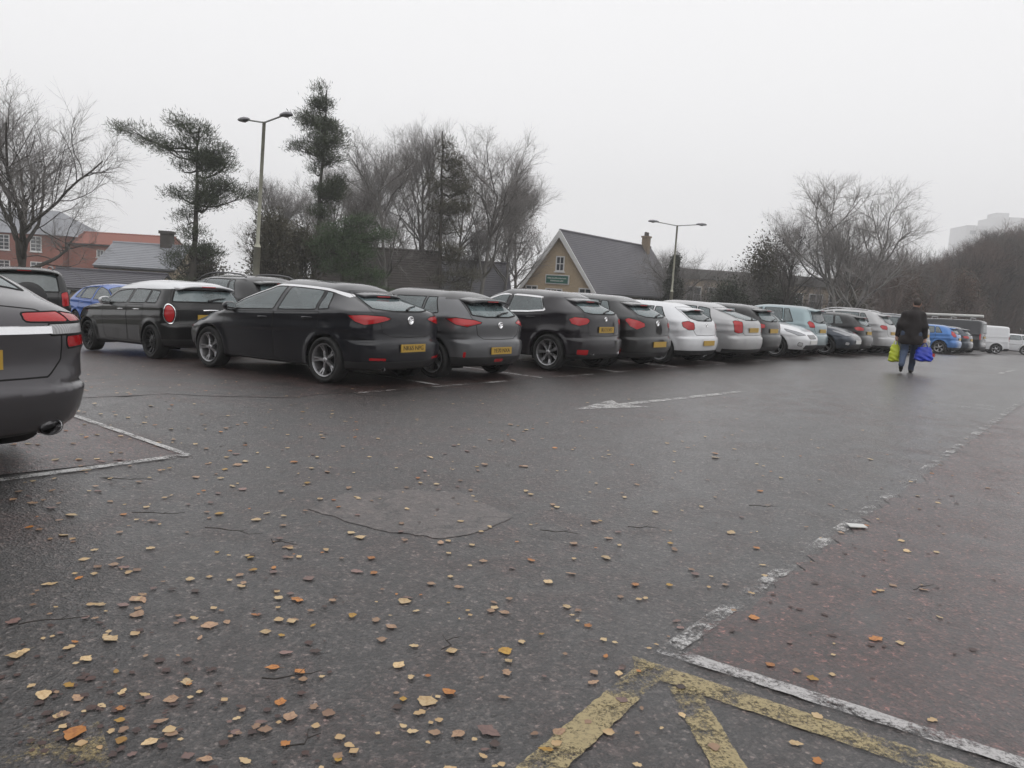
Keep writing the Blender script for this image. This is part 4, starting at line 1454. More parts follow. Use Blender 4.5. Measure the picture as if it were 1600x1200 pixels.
M('gloss_black', simple, (0.010, 0.010, 0.011), 0.12, 0, 0.1, 2.0, 0.4)
M('chrome', simple, (0.78, 0.78, 0.79), 0.20, 1.0, 0.06)
M('alloy', simple, (0.42, 0.42, 0.43), 0.30, 0.85, 0.12, 6.0)
M('alloy_dark', simple, (0.12, 0.12, 0.125), 0.35, 0.7, 0.15, 6.0)
M('alloy_black', simple, (0.016, 0.016, 0.017), 0.35, 0.2)
M('lens_red', lens_mat, (0.46, 0.004, 0.008))
M('lens_pink', lens_mat, (0.42, 0.045, 0.05))
M('lens_clear', lens_mat, (0.50, 0.50, 0.51))
M('lens_headlight', lens_mat, (0.30, 0.31, 0.33))
M('plate_yellow', simple, (0.46, 0.29, 0.045), 0.45, 0, 0.08, 6.0)
M('plate_white', simple, (0.62, 0.62, 0.60), 0.45, 0, 0.06, 6.0)
M('plate_black', simple, (0.01, 0.01, 0.01), 0.5)

# wheels: one set of meshes for each style, scaled to each car
def wheel_meshes(spokes, twin, dish=0.02):
    t = MB()
    prof = [(0.70, -0.105), (0.90, -0.118), (0.965, -0.105), (0.995, -0.07), (1.0, -0.02), (1.0, 0.03), (0.995, 0.075), (0.965, 0.108), (0.90, 0.12), (0.70, 0.105)]
    t.lathe([(r, a * 1.0) for r, a in prof], 40, 'y', closed=True)
    r = MB()
    r.lathe([(0.725, 0.098), (0.712, 0.118), (0.685, 0.112), (0.665, 0.07), (0.655, -0.06), (0.60, -0.07), (0.60, -0.05), (0.635, 0.06), (0.655, 0.10)], 40, 'y', closed=True)
    for i in range(spokes):
        for tw in ((-1, 1) if twin else (0,)):
            a = 2 * math.pi * i / spokes
            a0, a1 = a + tw * 0.05, a + tw * (0.62 / spokes)
            w0_, w1 = (0.055, 0.045) if twin else (0.10, 0.075)
            vs = []
            for rad, ang_, w, y0, y1 in ((0.10, a0, w0_, 0.03, 0.085), (0.40, (a0 + a1) / 2, (w0_ + w1) / 2, 0.02, 0.085 - dish), (0.68, a1, w1, 0.04, 0.10)):
                c, s_ = math.cos(ang_), math.sin(ang_)
                for sg in (-1, 1):
                    for yy in (y0, y1):
                        ww = w * (1.0 if yy == y0 else 0.75)
                        vs.append((rad * c - sg * ww * s_, yy, rad * s_ + sg * ww * c))
            fs = []
            for q in (0, 4):
                fs += [(q, q + 1, q + 5, q + 4), (q + 1, q + 3, q + 7, q + 5), (q + 3, q + 2, q + 6, q + 7), (q + 2, q, q + 4, q + 6)]
            r.add(vs, fs + [(0, 2, 3, 1), (8, 9, 11, 10)])
    hb = MB()
    hb.lathe([(0.0, 0.10), (0.09, 0.098), (0.15, 0.085), (0.16, 0.02)], 20, 'y')
    dk = MB()
    dk.lathe([(0.0, -0.03), (0.60, -0.03), (0.64, -0.08), (0.0, -0.09)], 28, 'y')
    return [t.mesh('tyre', True), r.mesh('rim'), hb.mesh('hub_cap', True), dk.mesh('brake_disc', True)]
WHEELS = {'five_twin': wheel_meshes(5, True), 'ten': wheel_meshes(10, False), 'five': wheel_meshes(5, False), 'seven': wheel_meshes(7, True)}
M('disc', simple, (0.035, 0.034, 0.033), 0.6, 0.3)

def add_wheel(root, x, y, Rw, style, rim_mat, left, steer=0.0):
    e = empty('wheel', (x, y, Rw), (0 if left else math.pi) + steer)
    e.parent = root
    e.scale = (Rw, 1.0, Rw)
    for me, nm, mt_ in zip(WHEELS[style], ('tyre', 'rim', 'hub_cap', 'brake_disc'), (MATS['rubber'], rim_mat, rim_mat, MATS['disc'])):
        put(nm, me, mt_, e)

def rbox(c, r, e=4):
    return lambda X, Y, Z: (np.abs((X - c[0]) / r[0]) ** e + np.abs((Y - c[1]) / r[1]) ** e + np.abs((Z - c[2]) / r[2]) ** e) - 1
def seat_mesh(w, top):
    a = rbox((0.10, 0, 0.42), (0.30, w, 0.13))
    def back(X, Y, Z):
        return rbox((-0.13, 0, (0.40 + top) / 2), (0.10, w * 1.0, (top - 0.40) / 2))(X + 0.20 * (Z - 0.7), Y, Z)
    f = lambda X, Y, Z: np.minimum(a(X, Y, Z), back(X, Y, Z))
    V, F_ = surface_net(f, (-0.5, -w - 0.06, 0.2), (0.5, w + 0.06, top + 0.08), 0.035)
    return fast_mesh('seat', V, F_, True)
_hv = surface_net(rbox((0, 0, 0), (0.055, 0.135, 0.095), 3), (-0.1, -0.2, -0.15), (0.1, 0.2, 0.15), 0.025)
SEAT = {'front': seat_mesh(0.25, 1.06), 'bench': seat_mesh(0.64, 0.99), 'rest': fast_mesh('headrest', _hv[0], _hv[1], True)}

def ribbon(car, piece, keep, w, lift, name, mat, parent, x0):
    """narrow strip along the cut edge of a panel: shut lines, rubber seals and bright trims"""
    E_ = [(u, v) for u, v in piece.border() if keep((piece.V[u] + piece.V[v]) / 2)]
    if not E_:
        return None
    A = piece.V[[e[0] for e in E_]]
    B = piece.V[[e[1] for e in E_]]
    mid = (A + B) / 2
    N_ = unit(grad(car.Q, mid))
    T = unit(B - A)
    S_ = np.cross(N_, T)
    A2, B2 = A - T * w * 0.2, B + T * w * 0.2
    v = np.stack([A2 - S_ * w / 2 + N_ * lift * 0.2, A2 + N_ * lift - S_ * w * 0.3, A2 + N_ * lift + S_ * w * 0.3, A2 + S_ * w / 2 + N_ * lift * 0.2,
                  B2 - S_ * w / 2 + N_ * lift * 0.2, B2 + N_ * lift - S_ * w * 0.3, B2 + N_ * lift + S_ * w * 0.3, B2 + S_ * w / 2 + N_ * lift * 0.2], 1).reshape(-1, 3)
    k = np.arange(len(E_))[:, None] * 8
    f = np.concatenate([k + np.array(q) for q in ([0, 4, 5, 1], [1, 5, 6, 2], [2, 6, 7, 3])])
    v = v - np.array([x0, 0, 0])
    return put(name, fast_mesh(name, v, f), mat, parent)

def text_mesh(txt, h):
    cu = bpy.data.curves.new('lettering', 'FONT')
    cu.body = txt
    cu.size = h
    cu.align_x = 'CENTER'
    cu.align_y = 'CENTER'
    cu.extrude = 0.0015
    ob = bpy.data.objects.new('lettering', cu)
    me = bpy.data.meshes.new_from_object(ob)
    bpy.data.objects.remove(ob)
    return me

def build_car(name, car, body, label, cat, pos, ang, h=0.03, roof=None, glass='glass', rear_glass=None, tail=None, tail_mat='lens_red', plate=None,
              plate_z=0.62, plate_front=False, wheel='five_twin', rim='alloy', windows=None, chrome=None, chrome_w=0.03, doors=None, spoiler=0.20, rear_win=None, lower=None,
              tailgate=None, badge=None, group=None, reflectors=None, wiper=True, exhaust=None, rails=None, rear_panel=None, heads=None, tilt=True,
              extra=None, cladding=None, tail2=None, fin=False, mirror=True, handle='body', steer=0.0, anchor='rear_left', seats=1):
    """builds one car: pos is the ground point under the rear left wheel (or the middle), ang the heading in degrees"""
    xm = (car.wr + car.wf) / 2
    a = R(ang)
    fx, fy = math.cos(a), math.sin(a)
    half = car.W / 2 - 0.12
    if anchor == 'rear_left':
        cx = pos[0] + fx * car.wb / 2 + fy * half
        cy = pos[1] + fy * car.wb / 2 - fx * half
    else:
        cx, cy = pos
    zc = G(cx, cy)
    zf, zr_ = G(cx + fx * 1.3, cy + fy * 1.3), G(cx - fx * 1.3, cy - fy * 1.3)
    zl, zr2 = G(cx - fy * 0.8, cy + fx * 0.8), G(cx + fy * 0.8, cy - fx * 0.8)
    root = empty(name, (cx, cy, (zf + zr_ + zl + zr2) / 4 + 0.008))
    root.rotation_euler = Matrix(((1, 0, 0), (0, 1, 0), (0, 0, 1))).to_euler()
    ex = Vector((fx, fy, (zf - zr_) / 2.6)).normalized()
    ey = Vector((-fy, fx, (zl - zr2) / 1.6)).normalized()
    ez = ex.cross(ey).normalized()
    ey = ez.cross(ex)
    root.rotation_euler = Matrix((ex, ey, ez)).transposed().to_euler()
    tag(root, label, cat, group)
    bm = body
    off = np.array([xm, 0, 0])

    def emit(nm, piece, mat, parent=root, label_=None):
        if not piece.F:
            return None
        q = piece.compact()
        Nn = unit(grad(car.Q, q.V))
        me = fast_mesh(nm, q.V - off, q.F, True)
        try:
            me.normals_split_custom_set_from_vertices(Nn.tolist())
        except Exception:
            pass
        return put(nm, me, mat, parent)

    def sides(piece):
        return piece.filt(lambda c: c[1] > 0), piece.filt(lambda c: c[1] < 0)

    S = car.shell(h)
    # wheel arches cut out of the flanks
    for xx in (car.wr, car.wf):
        V = S.V
        d = np.hypot(V[:, 0] - xx, V[:, 2] - car.R) - car.arch
        d = np.where(np.abs(V[:, 1]) > car.W / 2 - 0.36, d, np.maximum(d, 0.2))
        _, S = S.split(d)
    aq = lambda V: np.abs(V[:, 1]) + (V[:, 0] - car.fr(V[:, 2]))      # wraps round the tail
    af = lambda V: np.abs(V[:, 1]) + (car.ff(V[:, 2]) - V[:, 0])      # wraps round the nose
    side_mask = lambda V, d: np.where(np.abs(V[:, 1]) > 0.36, d, 1.0)
    rear_mask = lambda V, d: np.where(V[:, 0] < 1.3, d, 1.0)
    # roof panel of another colour
    if roof is not None:
        zline = roof[1]
        V = S.V
        v = zline(V) - V[:, 2] if callable(zline) else zline - V[:, 2]
        rp, S = S.split(v)
        emit('roof', rp, roof[0])
    # side glass
    panes = []
    for poly in windows or []:
        v = side_mask(S.V, sdf_poly(S.V[:, 0], S.V[:, 2], poly) - 0.0)
        g, S = S.split(v)
        for sp in sides(g):
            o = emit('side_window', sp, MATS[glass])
            if o is not None:
                ribbon(car, sp, lambda c: True, 0.022, 0.004, 'window_seal', MATS['seam'], o, xm)
        panes.append(g)
    # chrome strip over or round the side windows, following a path on the skin
    for path in chrome or []:
        for sg in (1, -1):
            v, f = [], []
            for i, (x, z) in enumerate(path):
                j0, j1 = max(0, i - 1), min(len(path) - 1, i + 1)
                tx, tz = path[j1][0] - path[j0][0], path[j1][1] - path[j0][1]
                ll = math.hypot(tx, tz)
                nx_, nz_ = -tz / ll * chrome_w / 2, tx / ll * chrome_w / 2
                for k, li in ((-1, 0.002), (-0.7, 0.010), (0.7, 0.010), (1, 0.002)):
                    px, pz = x + nx_ * k, z + nz_ * k
                    v.append((px - xm, sg * (float(car.side_y(px, pz)) + li), pz))
            n = len(path)
            for i in range(n - 1):
                for k in range(3):
                    q = (i * 4 + k, i * 4 + k + 1, i * 4 + k + 5, i * 4 + k + 4)
                    f.append(q if sg > 0 else q[::-1])
            put('chrome_trim', fast_mesh('chrome_trim', np.array(v), f), MATS['chrome'], root)
    # windscreen
    V = S.V
    xh, zh = car.head
    xc, zc_ = car.cowl
    rho = np.abs(V[:, 1]) - 0.90 * car.w0(V[:, 0], V[:, 2])
    v = np.maximum.reduce([xh + 0.05 - V[:, 0] , V[:, 0] - (xc - 0.05 + 0.02) - 0.0 + 0.16 * V[:, 1] ** 2, rho, zc_ - 0.02 - V[:, 2]])
    ws, S = S.split(v)
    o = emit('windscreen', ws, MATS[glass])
    if o is not None:
        ribbon(car, ws, lambda c: True, 0.03, 0.003, 'window_seal', MATS['seam'], o, xm)
    # rear glass
    if rear_panel:
        g, S = S.split(rear_mask(S.V, sdf_poly(aq(S.V), S.V[:, 2], rear_panel[0])))
        if rear_win:
            rw, g = g.split(rear_mask(g.V, sdf_poly(aq(g.V), g.V[:, 2], rear_win)))
        emit('rear_trim_panel', g, rear_panel[1])
    elif callable(rear_win):
        rw, S = S.split(rear_win(S.V))
        rear_win, wiper = [(0, 0)], False
    elif rear_win:
        rw, S = S.split(rear_mask(S.V, sdf_poly(aq(S.V), S.V[:, 2], rear_win)))
    if rear_win:
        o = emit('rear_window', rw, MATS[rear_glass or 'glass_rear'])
        if o is not None:
            ribbon(car, rw, lambda c: True, 0.03, 0.004, 'window_seal', MATS['seam'], o, xm)
        if wiper:
            zlow = min(p[1] for p in rear_win) + 0.05
            m = MB()
            pts = [(car.rear_x(y, z) - xm - 0.025, y, z) for y, z in ((0.02, zlow - 0.03), (-0.16, zlow + 0.015), (-0.34, zlow + 0.03))]
            m.tube(pts, [0.022, 0.012, 0.009], 6)
            m.build('wiper', MATS['plastic'], root)
    # lamps
    for polys, mtl in ((tail, tail_mat), (tail2, None)):
        for it in polys or []:
            poly, mm = it if isinstance(it[0], list) else (it, mtl)
            g, S = S.split(rear_mask(S.V, sdf_poly(aq(S.V), S.V[:, 2], poly)))
            for sp in sides(g):
                o = emit('tail_light', sp, MATS[mm])
                if o is not None:
                    ribbon(car, sp, lambda c: True, 0.012, 0.003, 'lamp_seal', MATS['seam'], o, xm)
    for it in reflectors or []:
        g, S = S.split(rear_mask(S.V, sdf_poly(aq(S.V), S.V[:, 2], it)))
        for sp in sides(g):
            emit('reflector', sp, MATS['lens_red'])
    for it in heads or []:
        poly, nm, mm = it
        v = np.where(S.V[:, 0] > car.L - 1.3, sdf_poly(af(S.V), S.V[:, 2], poly), 1.0)
        g, S = S.split(v)
        if nm == 'headlight' or nm == 'fog_light':
            for sp in sides(g):
                o = emit(nm, sp, MATS[mm])
                if o is not None:
                    ribbon(car, sp, lambda c: True, 0.012, 0.003, 'lamp_seal', MATS['seam'], o, xm)
        else:
            emit(nm, g, MATS[mm])
    # unpainted lower skirts
    if lower is not None:
        V = S.V
        zl_ = lower(V) if callable(lower) else np.full(len(V), lower)
        g, S = S.split(V[:, 2] - zl_)
        emit('lower_skirt', g, cladding or MATS['plastic'])
    if tailgate:
        g, S = S.split(rear_mask(S.V, sdf_poly(aq(S.V), S.V[:, 2], tailgate)))
        o = emit('tailgate', g, bm)
        if o is not None:
            ribbon(car, g, lambda c: True, 0.011, 0.0022, 'shut_line', MATS['seam'], o, xm)
    for poly in doors or []:
        v = side_mask(S.V, sdf_poly(S.V[:, 0], S.V[:, 2], poly))
        g, S = S.split(v)
        for i, sp in enumerate(sides(g)):
            o = emit('door', sp, bm)
            if o is None:
                continue
            ribbon(car, sp, lambda c: True, 0.011, 0.0022, 'shut_line', MATS['seam'], o, xm)
            xs = [p[0] for p in poly]
            x1 = min(xs) + 0.13
            zt_ = float(car.beltz(x1)) - 0.10
            sg = 1 if i == 0 else -1
            m = MB()
            pts = [(xx - xm, sg * (float(car.side_y(xx, zt_ + dz)) + e), zt_ + dz) for xx, e, dz in ((x1, 0.0, 0), (x1 + 0.03, 0.028, 0.002), (x1 + 0.17, 0.030, 0.0), (x1 + 0.20, 0.0, -0.002))]
            m.tube(pts, [0.012, 0.014, 0.014, 0.012], 6)
            m.build('handle', MATS['chrome'] if handle == 'chrome' else bm, o, True)
    emit('body', S, bm)
    # cabin: front seats, rear bench, dashboard
    if seats:
        zs_ = car.H - 1.48
        xf_ = 1.98 * car.L / 4.3 if seats == 1 else seats
        for sg in (1, -1):
            o = put('seat', SEAT['front'], MATS['cabin'], root, (xf_ - xm, sg * 0.36, zs_))
            put('headrest', SEAT['rest'], MATS['cabin'], o, (-0.16, 0, 1.17))
        o = put('rear_seat', SEAT['bench'], MATS['cabin'], root, (xf_ - 0.86 - xm, 0, zs_))
        for yy in (-0.42, 0.42):
            put('headrest', SEAT['rest'], MATS['cabin'], o, (-0.15, yy, 1.10))
        MB().box(car.head[0] + 0.30 - xm, car.cowl[0] - 0.05 - xm, -0.62, 0.62, 0.60, car.cowl[1] - 0.10).build('dashboard', MATS['cabin'], root)
        w_ = MB()
        w_.lathe([(0.17, 0.0), (0.185, 0.015), (0.20, 0.0), (0.185, -0.015)], 18, 'x', True)
        w_.tube([(0, -0.18, 0), (0.02, 0, 0), (0, 0.18, 0)], 0.02, 5)
        w_.v = [(vx * 1.0 + vz * 0.35 + car.head[0] + 0.18 - xm, vy - 0.36, vz + 0.92 + zs_) for vx, vy, vz in w_.v]
        w_.build('steering_wheel', MATS['cabin'], root)
    # dark wheel housings
    for xx in (car.wr, car.wf):
        for sg in (1, -1):
            m = MB()
            n = 20
            vs, fs = [], []
            for i in range(n + 1):
                t = math.pi * (-0.12 + 1.24 * i / n)
                for yy in (car.W / 2 - 0.055, car.W / 2 - 0.40):
                    vs.append((xx - xm + (car.arch + 0.004) * math.cos(t), sg * yy, car.R + (car.arch + 0.004) * math.sin(t)))
            vs.append((xx - xm, sg * (car.W / 2 - 0.40), car.R))
            for i in range(n):
                fs.append((2 * i, 2 * i + 1, 2 * i + 3, 2 * i + 2))
                fs.append((2 * i + 1, 2 * i + 3, len(vs) - 1))
            m.add(vs, fs)
            m.build('wheel_housing', MATS['seam'], root)
            add_wheel(root, xx - xm, sg * (car.W / 2 - 0.125), car.R, wheel, MATS[rim], sg > 0, steer if xx == car.wf else 0.0)
    # roof spoiler lip over the tailgate
    if spoiler:
        xe, ze = car.roof_end
        m = MB()
        vs, fs = [], []
        ys = np.linspace(-1, 1, 25)
        zt_ = ze - 0.03
        xa_ = xe + 0.13
        wsp = float(car.side_y(xa_, float(car.ft(xa_)) - 0.085))
        slope = float(car.gt(xa_)) * 0.5 + 0.02
        for yv in ys:
            y = yv * wsp
            c = 1 - 0.22 * abs(yv) ** 4
            z0 = car.top_z(xa_, y) + 0.003
            zz = z0 - slope * (0.13 + spoiler * c)
            vs += [(xa_ - xm, y, z0), (xe - spoiler * 0.6 * c - xm, y * 0.985, z0 - slope * (0.13 + spoiler * 0.6) + 0.004), (xe - spoiler * c - xm, y * 0.97, zz - 0.008), (xe - spoiler * c - xm + 0.012, y * 0.97, zz - 0.03), (xa_ - xm, y, z0 - 0.07)]
        zt_ = zz
        for i in range(len(ys) - 1):
            for k in range(4):
                fs.append((i * 5 + k, (i + 1) * 5 + k, (i + 1) * 5 + k + 1, i * 5 + k + 1))
        fs += [(0, 1, 2, 3, 4), tuple((len(ys) - 1) * 5 + k for k in (4, 3, 2, 1, 0))]
        m.add(vs, fs)
        m.build('spoiler', roof[0] if roof else bm, root, True)
        zt_ = car.top_z(xa_, 0.0) - slope * (0.13 + spoiler)
        bl = MB()
        bl.box(xe - spoiler - xm - 0.004, xe - spoiler - xm + 0.01, -0.13, 0.13, zt_ - 0.026, zt_ - 0.012)
        bl.build('brake_light', MATS['lens_red'], root)
    # number plate, with its lettering
    if plate is not None:
        xx = car.front_x(0, plate_z) + 0.006 if plate_front else car.rear_x(0, plate_z) - 0.012
        d = 1 if plate_front else -1
        m = MB().box(min(xx, xx + d * 0.012) - xm, max(xx, xx + d * 0.012) - xm, -0.26, 0.26, plate_z - 0.056, plate_z + 0.056)
        po = m.build('number_plate', MATS['plate_white' if plate_front else 'plate_yellow'], root)
        if plate:
            me = text_mesh(plate, 0.092)
            co = np.array([v.co[:] for v in me.vertices])
            w = co[:, 0].max() - co[:, 0].min()
            k = min(1.0, 0.45 / w)
            o = put('lettering', me, MATS['plate_black'], po, (xx + d * 0.0135 - xm, 0, plate_z), (R(90), 0, R(-90) if d < 0 else R(90)))
            o.scale = (k, 1, 1)
    if badge:
        for (by, bz, br) in badge:
            m = MB()
            m.lathe([(br, 0.0), (br, 0.016), (br * 0.8, 0.018), (br * 0.78, 0.008), (0, 0.008)], 20, 'x')
            m.tube([(0.012, -br * 0.8, br * 0.25), (0.012, 0, -br * 0.05), (0.012, br * 0.8, -br * 0.3)], br * 0.16, 5)
            m.v = [(car.rear_x(by, bz) - xm - vx, by + vy, bz + vz) for vx, vy, vz in m.v]
            m.build('badge', MATS['chrome'], root, True)
    for (ey_, ez_, er) in exhaust or []:
        m = MB()
        m.lathe([(er, 0.0), (er, 0.22), (er * 0.82, 0.22), (er * 0.82, 0.004), (er * 0.9, -0.004)], 18, 'x')
        xx = car.rear_x(ey_, ez_ + 0.06)
        m.v = [(xx - xm + vx + 0.01, ey_ + vy * 1.35, ez_ + vz) for vx, vy, vz in m.v]
        m.build('exhaust', MATS['chrome'], root, True)
    if rails:
        for sg in (1, -1):
            m = MB()
            pts = []
            for t in np.linspace(0, 1, 12):
                x = rails[0] + (rails[1] - rails[0]) * t
                z = float(car.ft(x)) - 0.02
                pts.append((x - xm, sg * (car.W / 2 - 0.36), z + 0.055 * math.sin(math.pi * t) ** 0.35))
            m.tube(pts, 0.017, 6)
            m.build('roof_rail', rails[2], root, True)
    if mirror:
        for sg in (1, -1):
            x = xc - 0.42
            z = float(car.beltz(x)) + 0.06
            y = float(car.side_y(x, z))
            m = MB()
            ring = []
            prof = [(-0.07, 0.80), (-0.05, 1.0), (0.03, 0.95), (0.08, 0.60), (0.10, 0.15)]
            vs, fs = [], []
            for q, s_ in prof:
                for k in range(12):
                    t = 2 * math.pi * k / 12
                    vs.append((x - xm + q, sg * (y + 0.13 + 0.105 * s_ * math.cos(t)), z + 0.075 * s_ * math.sin(t)))
            for i in range(len(prof) - 1):
                for k in range(12):
                    fs.append((i * 12 + k, i * 12 + (k + 1) % 12, (i + 1) * 12 + (k + 1) % 12, (i + 1) * 12 + k))
            fs += [tuple(range(12)), tuple(range(48, 60))]
            m.add(vs, fs)
            m.tube([(x - xm + 0.02, sg * (y - 0.02), z - 0.07), (x - xm + 0.01, sg * (y + 0.08), z - 0.03)], 0.02, 6)
            o = m.build('mirror', (roof[0] if roof and mirror == 'roof' else bm), root, True)
            MB().box(x - xm - 0.074, x - xm - 0.0705, sg * (y + 0.13) - 0.075, sg * (y + 0.13) + 0.075, z - 0.05, z + 0.05).build('mirror_glass', MATS['mirror_silver'], o)
    if fin:
        x = car.roof_end[0] + 0.32
        z = float(car.ft(x))
        MB().prism([(x - xm - 0.06, z - 0.01), (x - xm + 0.10, z - 0.01), (x - xm - 0.03, z + 0.055)], 'y', -0.012, 0.012).build('aerial', bm, root)
    if extra:
        extra(root, car, xm)
    return root
# ------------------------------------------------------------------ the cars
def win(car, x0b, x0t, x1b, x1t, off=0.105, up=0.02):
    """a side pane: bottom from x0b to x1b along the belt, top from x0t to x1t under the roof edge"""
    tp = lambda x: float(car.ft(x)) - off * math.sqrt(1 + float(car.gt(x)) ** 2)
    top = [(x, max(tp(x), float(car.beltz(x)) + up + 0.004)) for x in np.linspace(x1t, x0t, 14)]
    bot = [(x, float(car.beltz(x)) + up) for x in np.linspace(x0b, x1b, 8)]
    return bot + top
def a_point(car, off=0.105, up=0.02):
    """where the windscreen pillar meets the belt"""
    for x in np.arange(car.L * 0.45, car.L, 0.01):
        if float(car.ft(x)) - off * math.sqrt(1 + float(car.gt(x)) ** 2) < float(car.beltz(x)) + up + 0.012:
            return x
    return car.L * 0.8
def std_windows(car, q0, q1, b, gap=0.05, off=0.105, quarter=True, split=None):
    """quarter light from q0, rear door glass from q1, front door glass from pillar b"""
    xa = a_point(car, off)
    W_ = []
    if quarter:
        W_.append(win(car, q0, q0 + 0.22, q1 - gap, q1 - gap + 0.08, off))
    W_.append(win(car, q1, q1 + 0.08, b - gap, b - gap - 0.02, off))
    W_.append(win(car, b + gap, b + gap - 0.02, xa, xa, off))
    return W_
def std_doors(car, b, rear0, front1, sill=0.29):
    be = lambda x: float(car.beltz(x)) - 0.012
    r0 = car.wr + car.arch + 0.02
    return [[(b + 0.006, sill), (b + 0.006, be(b)), (front1, be(front1)), (front1 + 0.01, 0.6), (front1 - 0.03, sill + 0.08), (front1 - 0.10, sill)],
            [(b - 0.006, sill), (b - 0.006, be(b)), (rear0, be(rear0)), (rear0 + 0.01, 0.80), (r0 - 0.07, 0.62), (r0 + 0.03, 0.40), (r0 + 0.05, sill)]]
def below(front, rear, xr):
    return lambda V: np.where(V[:, 0] < xr, rear, front)

PT = {}
for k_, c_, mtl in [('black', (0.0045, 0.0045, 0.005), 0.0), ('navy', (0.005, 0.0055, 0.009), 0.0), ('grey', (0.11, 0.112, 0.118), 0.45), ('purple', (0.010, 0.008, 0.011), 0.0),
                    ('darkgrey', (0.017, 0.017, 0.018), 0.2), ('white', (0.66, 0.67, 0.69), 0.0), ('silverwhite', (0.38, 0.38, 0.385), 0.3), ('silverblue', (0.25, 0.32, 0.34), 0.45),
                    ('jag', (0.075, 0.071, 0.077), 0.5), ('blue', (0.012, 0.095, 0.42), 0.2), ('brightblue', (0.05, 0.17, 0.45), 0.25), ('slateblue', (0.036, 0.046, 0.062), 0.5), ('vangrey', (0.030, 0.031, 0.036), 0.3)]:
    PT[k_] = paint('paint_' + k_, c_, mtl, dirt=0.30 if max(c_) > 0.2 else 0.10)

# --- dark saloon, nearest on the left
jag = Car(L=4.96, W=1.88, H=1.46, wb=2.91, ro=1.12, R=0.335, arch=0.385, roof_end=(1.45, 1.36), head=(2.85, 1.40), cowl=(3.72, 1.0), nose=0.72,
          belt=((0.3, 0.99), (3.8, 0.93)), zb=0.21, rr=0.42,
          top=[(-0.6, 0.90), (0.05, 1.02), (0.22, 1.06), (0.42, 1.11), (0.85, 1.265), (1.35, 1.385), (2.0, 1.445), (2.4, 1.46), (2.85, 1.40), (3.3, 1.21), (3.72, 1.0), (4.2, 0.93), (4.7, 0.78), (4.96, 0.62), (5.5, 0.2)],
          rear=[(0.0, 0.34), (0.2, 0.15), (0.30, 0.06), (0.40, 0.02), (0.52, 0.0), (0.57, 0.035), (0.70, 0.055), (0.84, 0.045), (0.98, 0.03), (1.03, 0.03), (1.8, 0.03)])
def jag_rear(V):
    return np.maximum.reduce([0.52 - V[:, 0], V[:, 0] - 1.32, np.abs(V[:, 1]) - 0.80 * car_w(jag, V), 1.10 - V[:, 2]])
def car_w(c, V):
    return c.w0(V[:, 0], V[:, 2])
def jag_extra(root, car, xm):
    m = MB()
    vs, fs = [], []
    ys = np.linspace(-0.56, 0.56, 15)
    for y in ys:
        x = car.rear_x(y, 0.885) - xm
        for dz, dx in ((-0.026, -0.002), (-0.022, -0.028), (0.020, -0.012), (0.024, -0.002)):
            vs.append((x + dx, y, 0.885 + dz))
    for i in range(14):
        for k in range(3):
            fs.append((i * 4 + k, (i + 1) * 4 + k, (i + 1) * 4 + k + 1, i * 4 + k + 1))
    m.add(vs, fs)
    m.build('chrome_strip', MATS['chrome'], root)
build_car('parked_car', jag, PT['jag'], 'dark grey saloon with chrome boot strip and oval exhaust parked at the bay corner', 'car', (-5.23, 5.45), 150, 0.03, anchor='mid',
          windows=[win(jag, 1.0, 1.25, 2.08, 2.06), win(jag, 2.18, 2.16, a_point(jag), a_point(jag))], rear_win=jag_rear, spoiler=0, glass='glass_dark',
          tail=[([(0.44, 0.93), (0.50, 0.985), (0.83, 0.99), (0.83, 0.925)], 'lens_red'), ([(0.83, 0.925), (0.83, 0.99), (1.10, 0.965), (1.14, 0.925)], 'lens_pink'),
                ([(0.60, 0.85), (0.60, 0.92), (1.17, 0.92), (1.19, 0.85)], 'lens_clear'), ([(0.76, 0.765), (0.75, 0.845), (1.19, 0.845), (1.17, 0.775)], 'lens_red')],
          plate='', plate_z=0.72, exhaust=[(0.56, 0.29, 0.055), (-0.56, 0.29, 0.055)], doors=std_doors(jag, 2.13, 1.2, 3.2), tailgate=[(-0.3, 1.10), (0.66, 1.0), (0.70, 0.90), (0.70, 0.70), (0.58, 0.60), (-0.3, 0.60)],
          lower=below(0.26, 0.27, 0.6), extra=jag_extra, wheel='seven', fin=False)

# --- black hatch with a white roof
mini = Car(L=3.98, W=1.73, H=1.425, wb=2.567, ro=0.62, R=0.305, arch=0.355, roof_end=(0.24, 1.345), win_low=(0.10, 0.985), head=(2.14, 1.37), cowl=(2.68, 1.03), nose=0.85, peak=0.34,
           belt=((0.1, 0.975), (3.0, 0.945)), tumble=0.20, rr=0.30, rf=0.55, flare=0.026, rtop=0.19)
wm = [win(mini, 0.50, 0.52, 0.84, 0.82, 0.185), win(mini, 0.89, 0.87, 1.50, 1.47, 0.185), win(mini, 1.57, 1.54, a_point(mini, 0.185), a_point(mini, 0.185), 0.185)]
ring = [(0.83 + 0.125 * math.cos(t), 0.81 + 0.155 * math.sin(t)) for t in np.linspace(0, 2 * math.pi, 20, endpoint=False)]
ringo = [(0.83 + 0.155 * math.cos(t), 0.81 + 0.185 * math.sin(t)) for t in np.linspace(0, 2 * math.pi, 20, endpoint=False)]
def mini_extra(root, car, xm):
    m = MB()
    x = car.rear_x(0, 0.86) - xm
    m.tube([(x - 0.01, 0.15, 0.87), (x - 0.035, 0.05, 0.875), (x - 0.035, -0.05, 0.875), (x - 0.01, -0.15, 0.87)], 0.018, 6)
    m.build('tailgate_handle', MATS['chrome'], root)
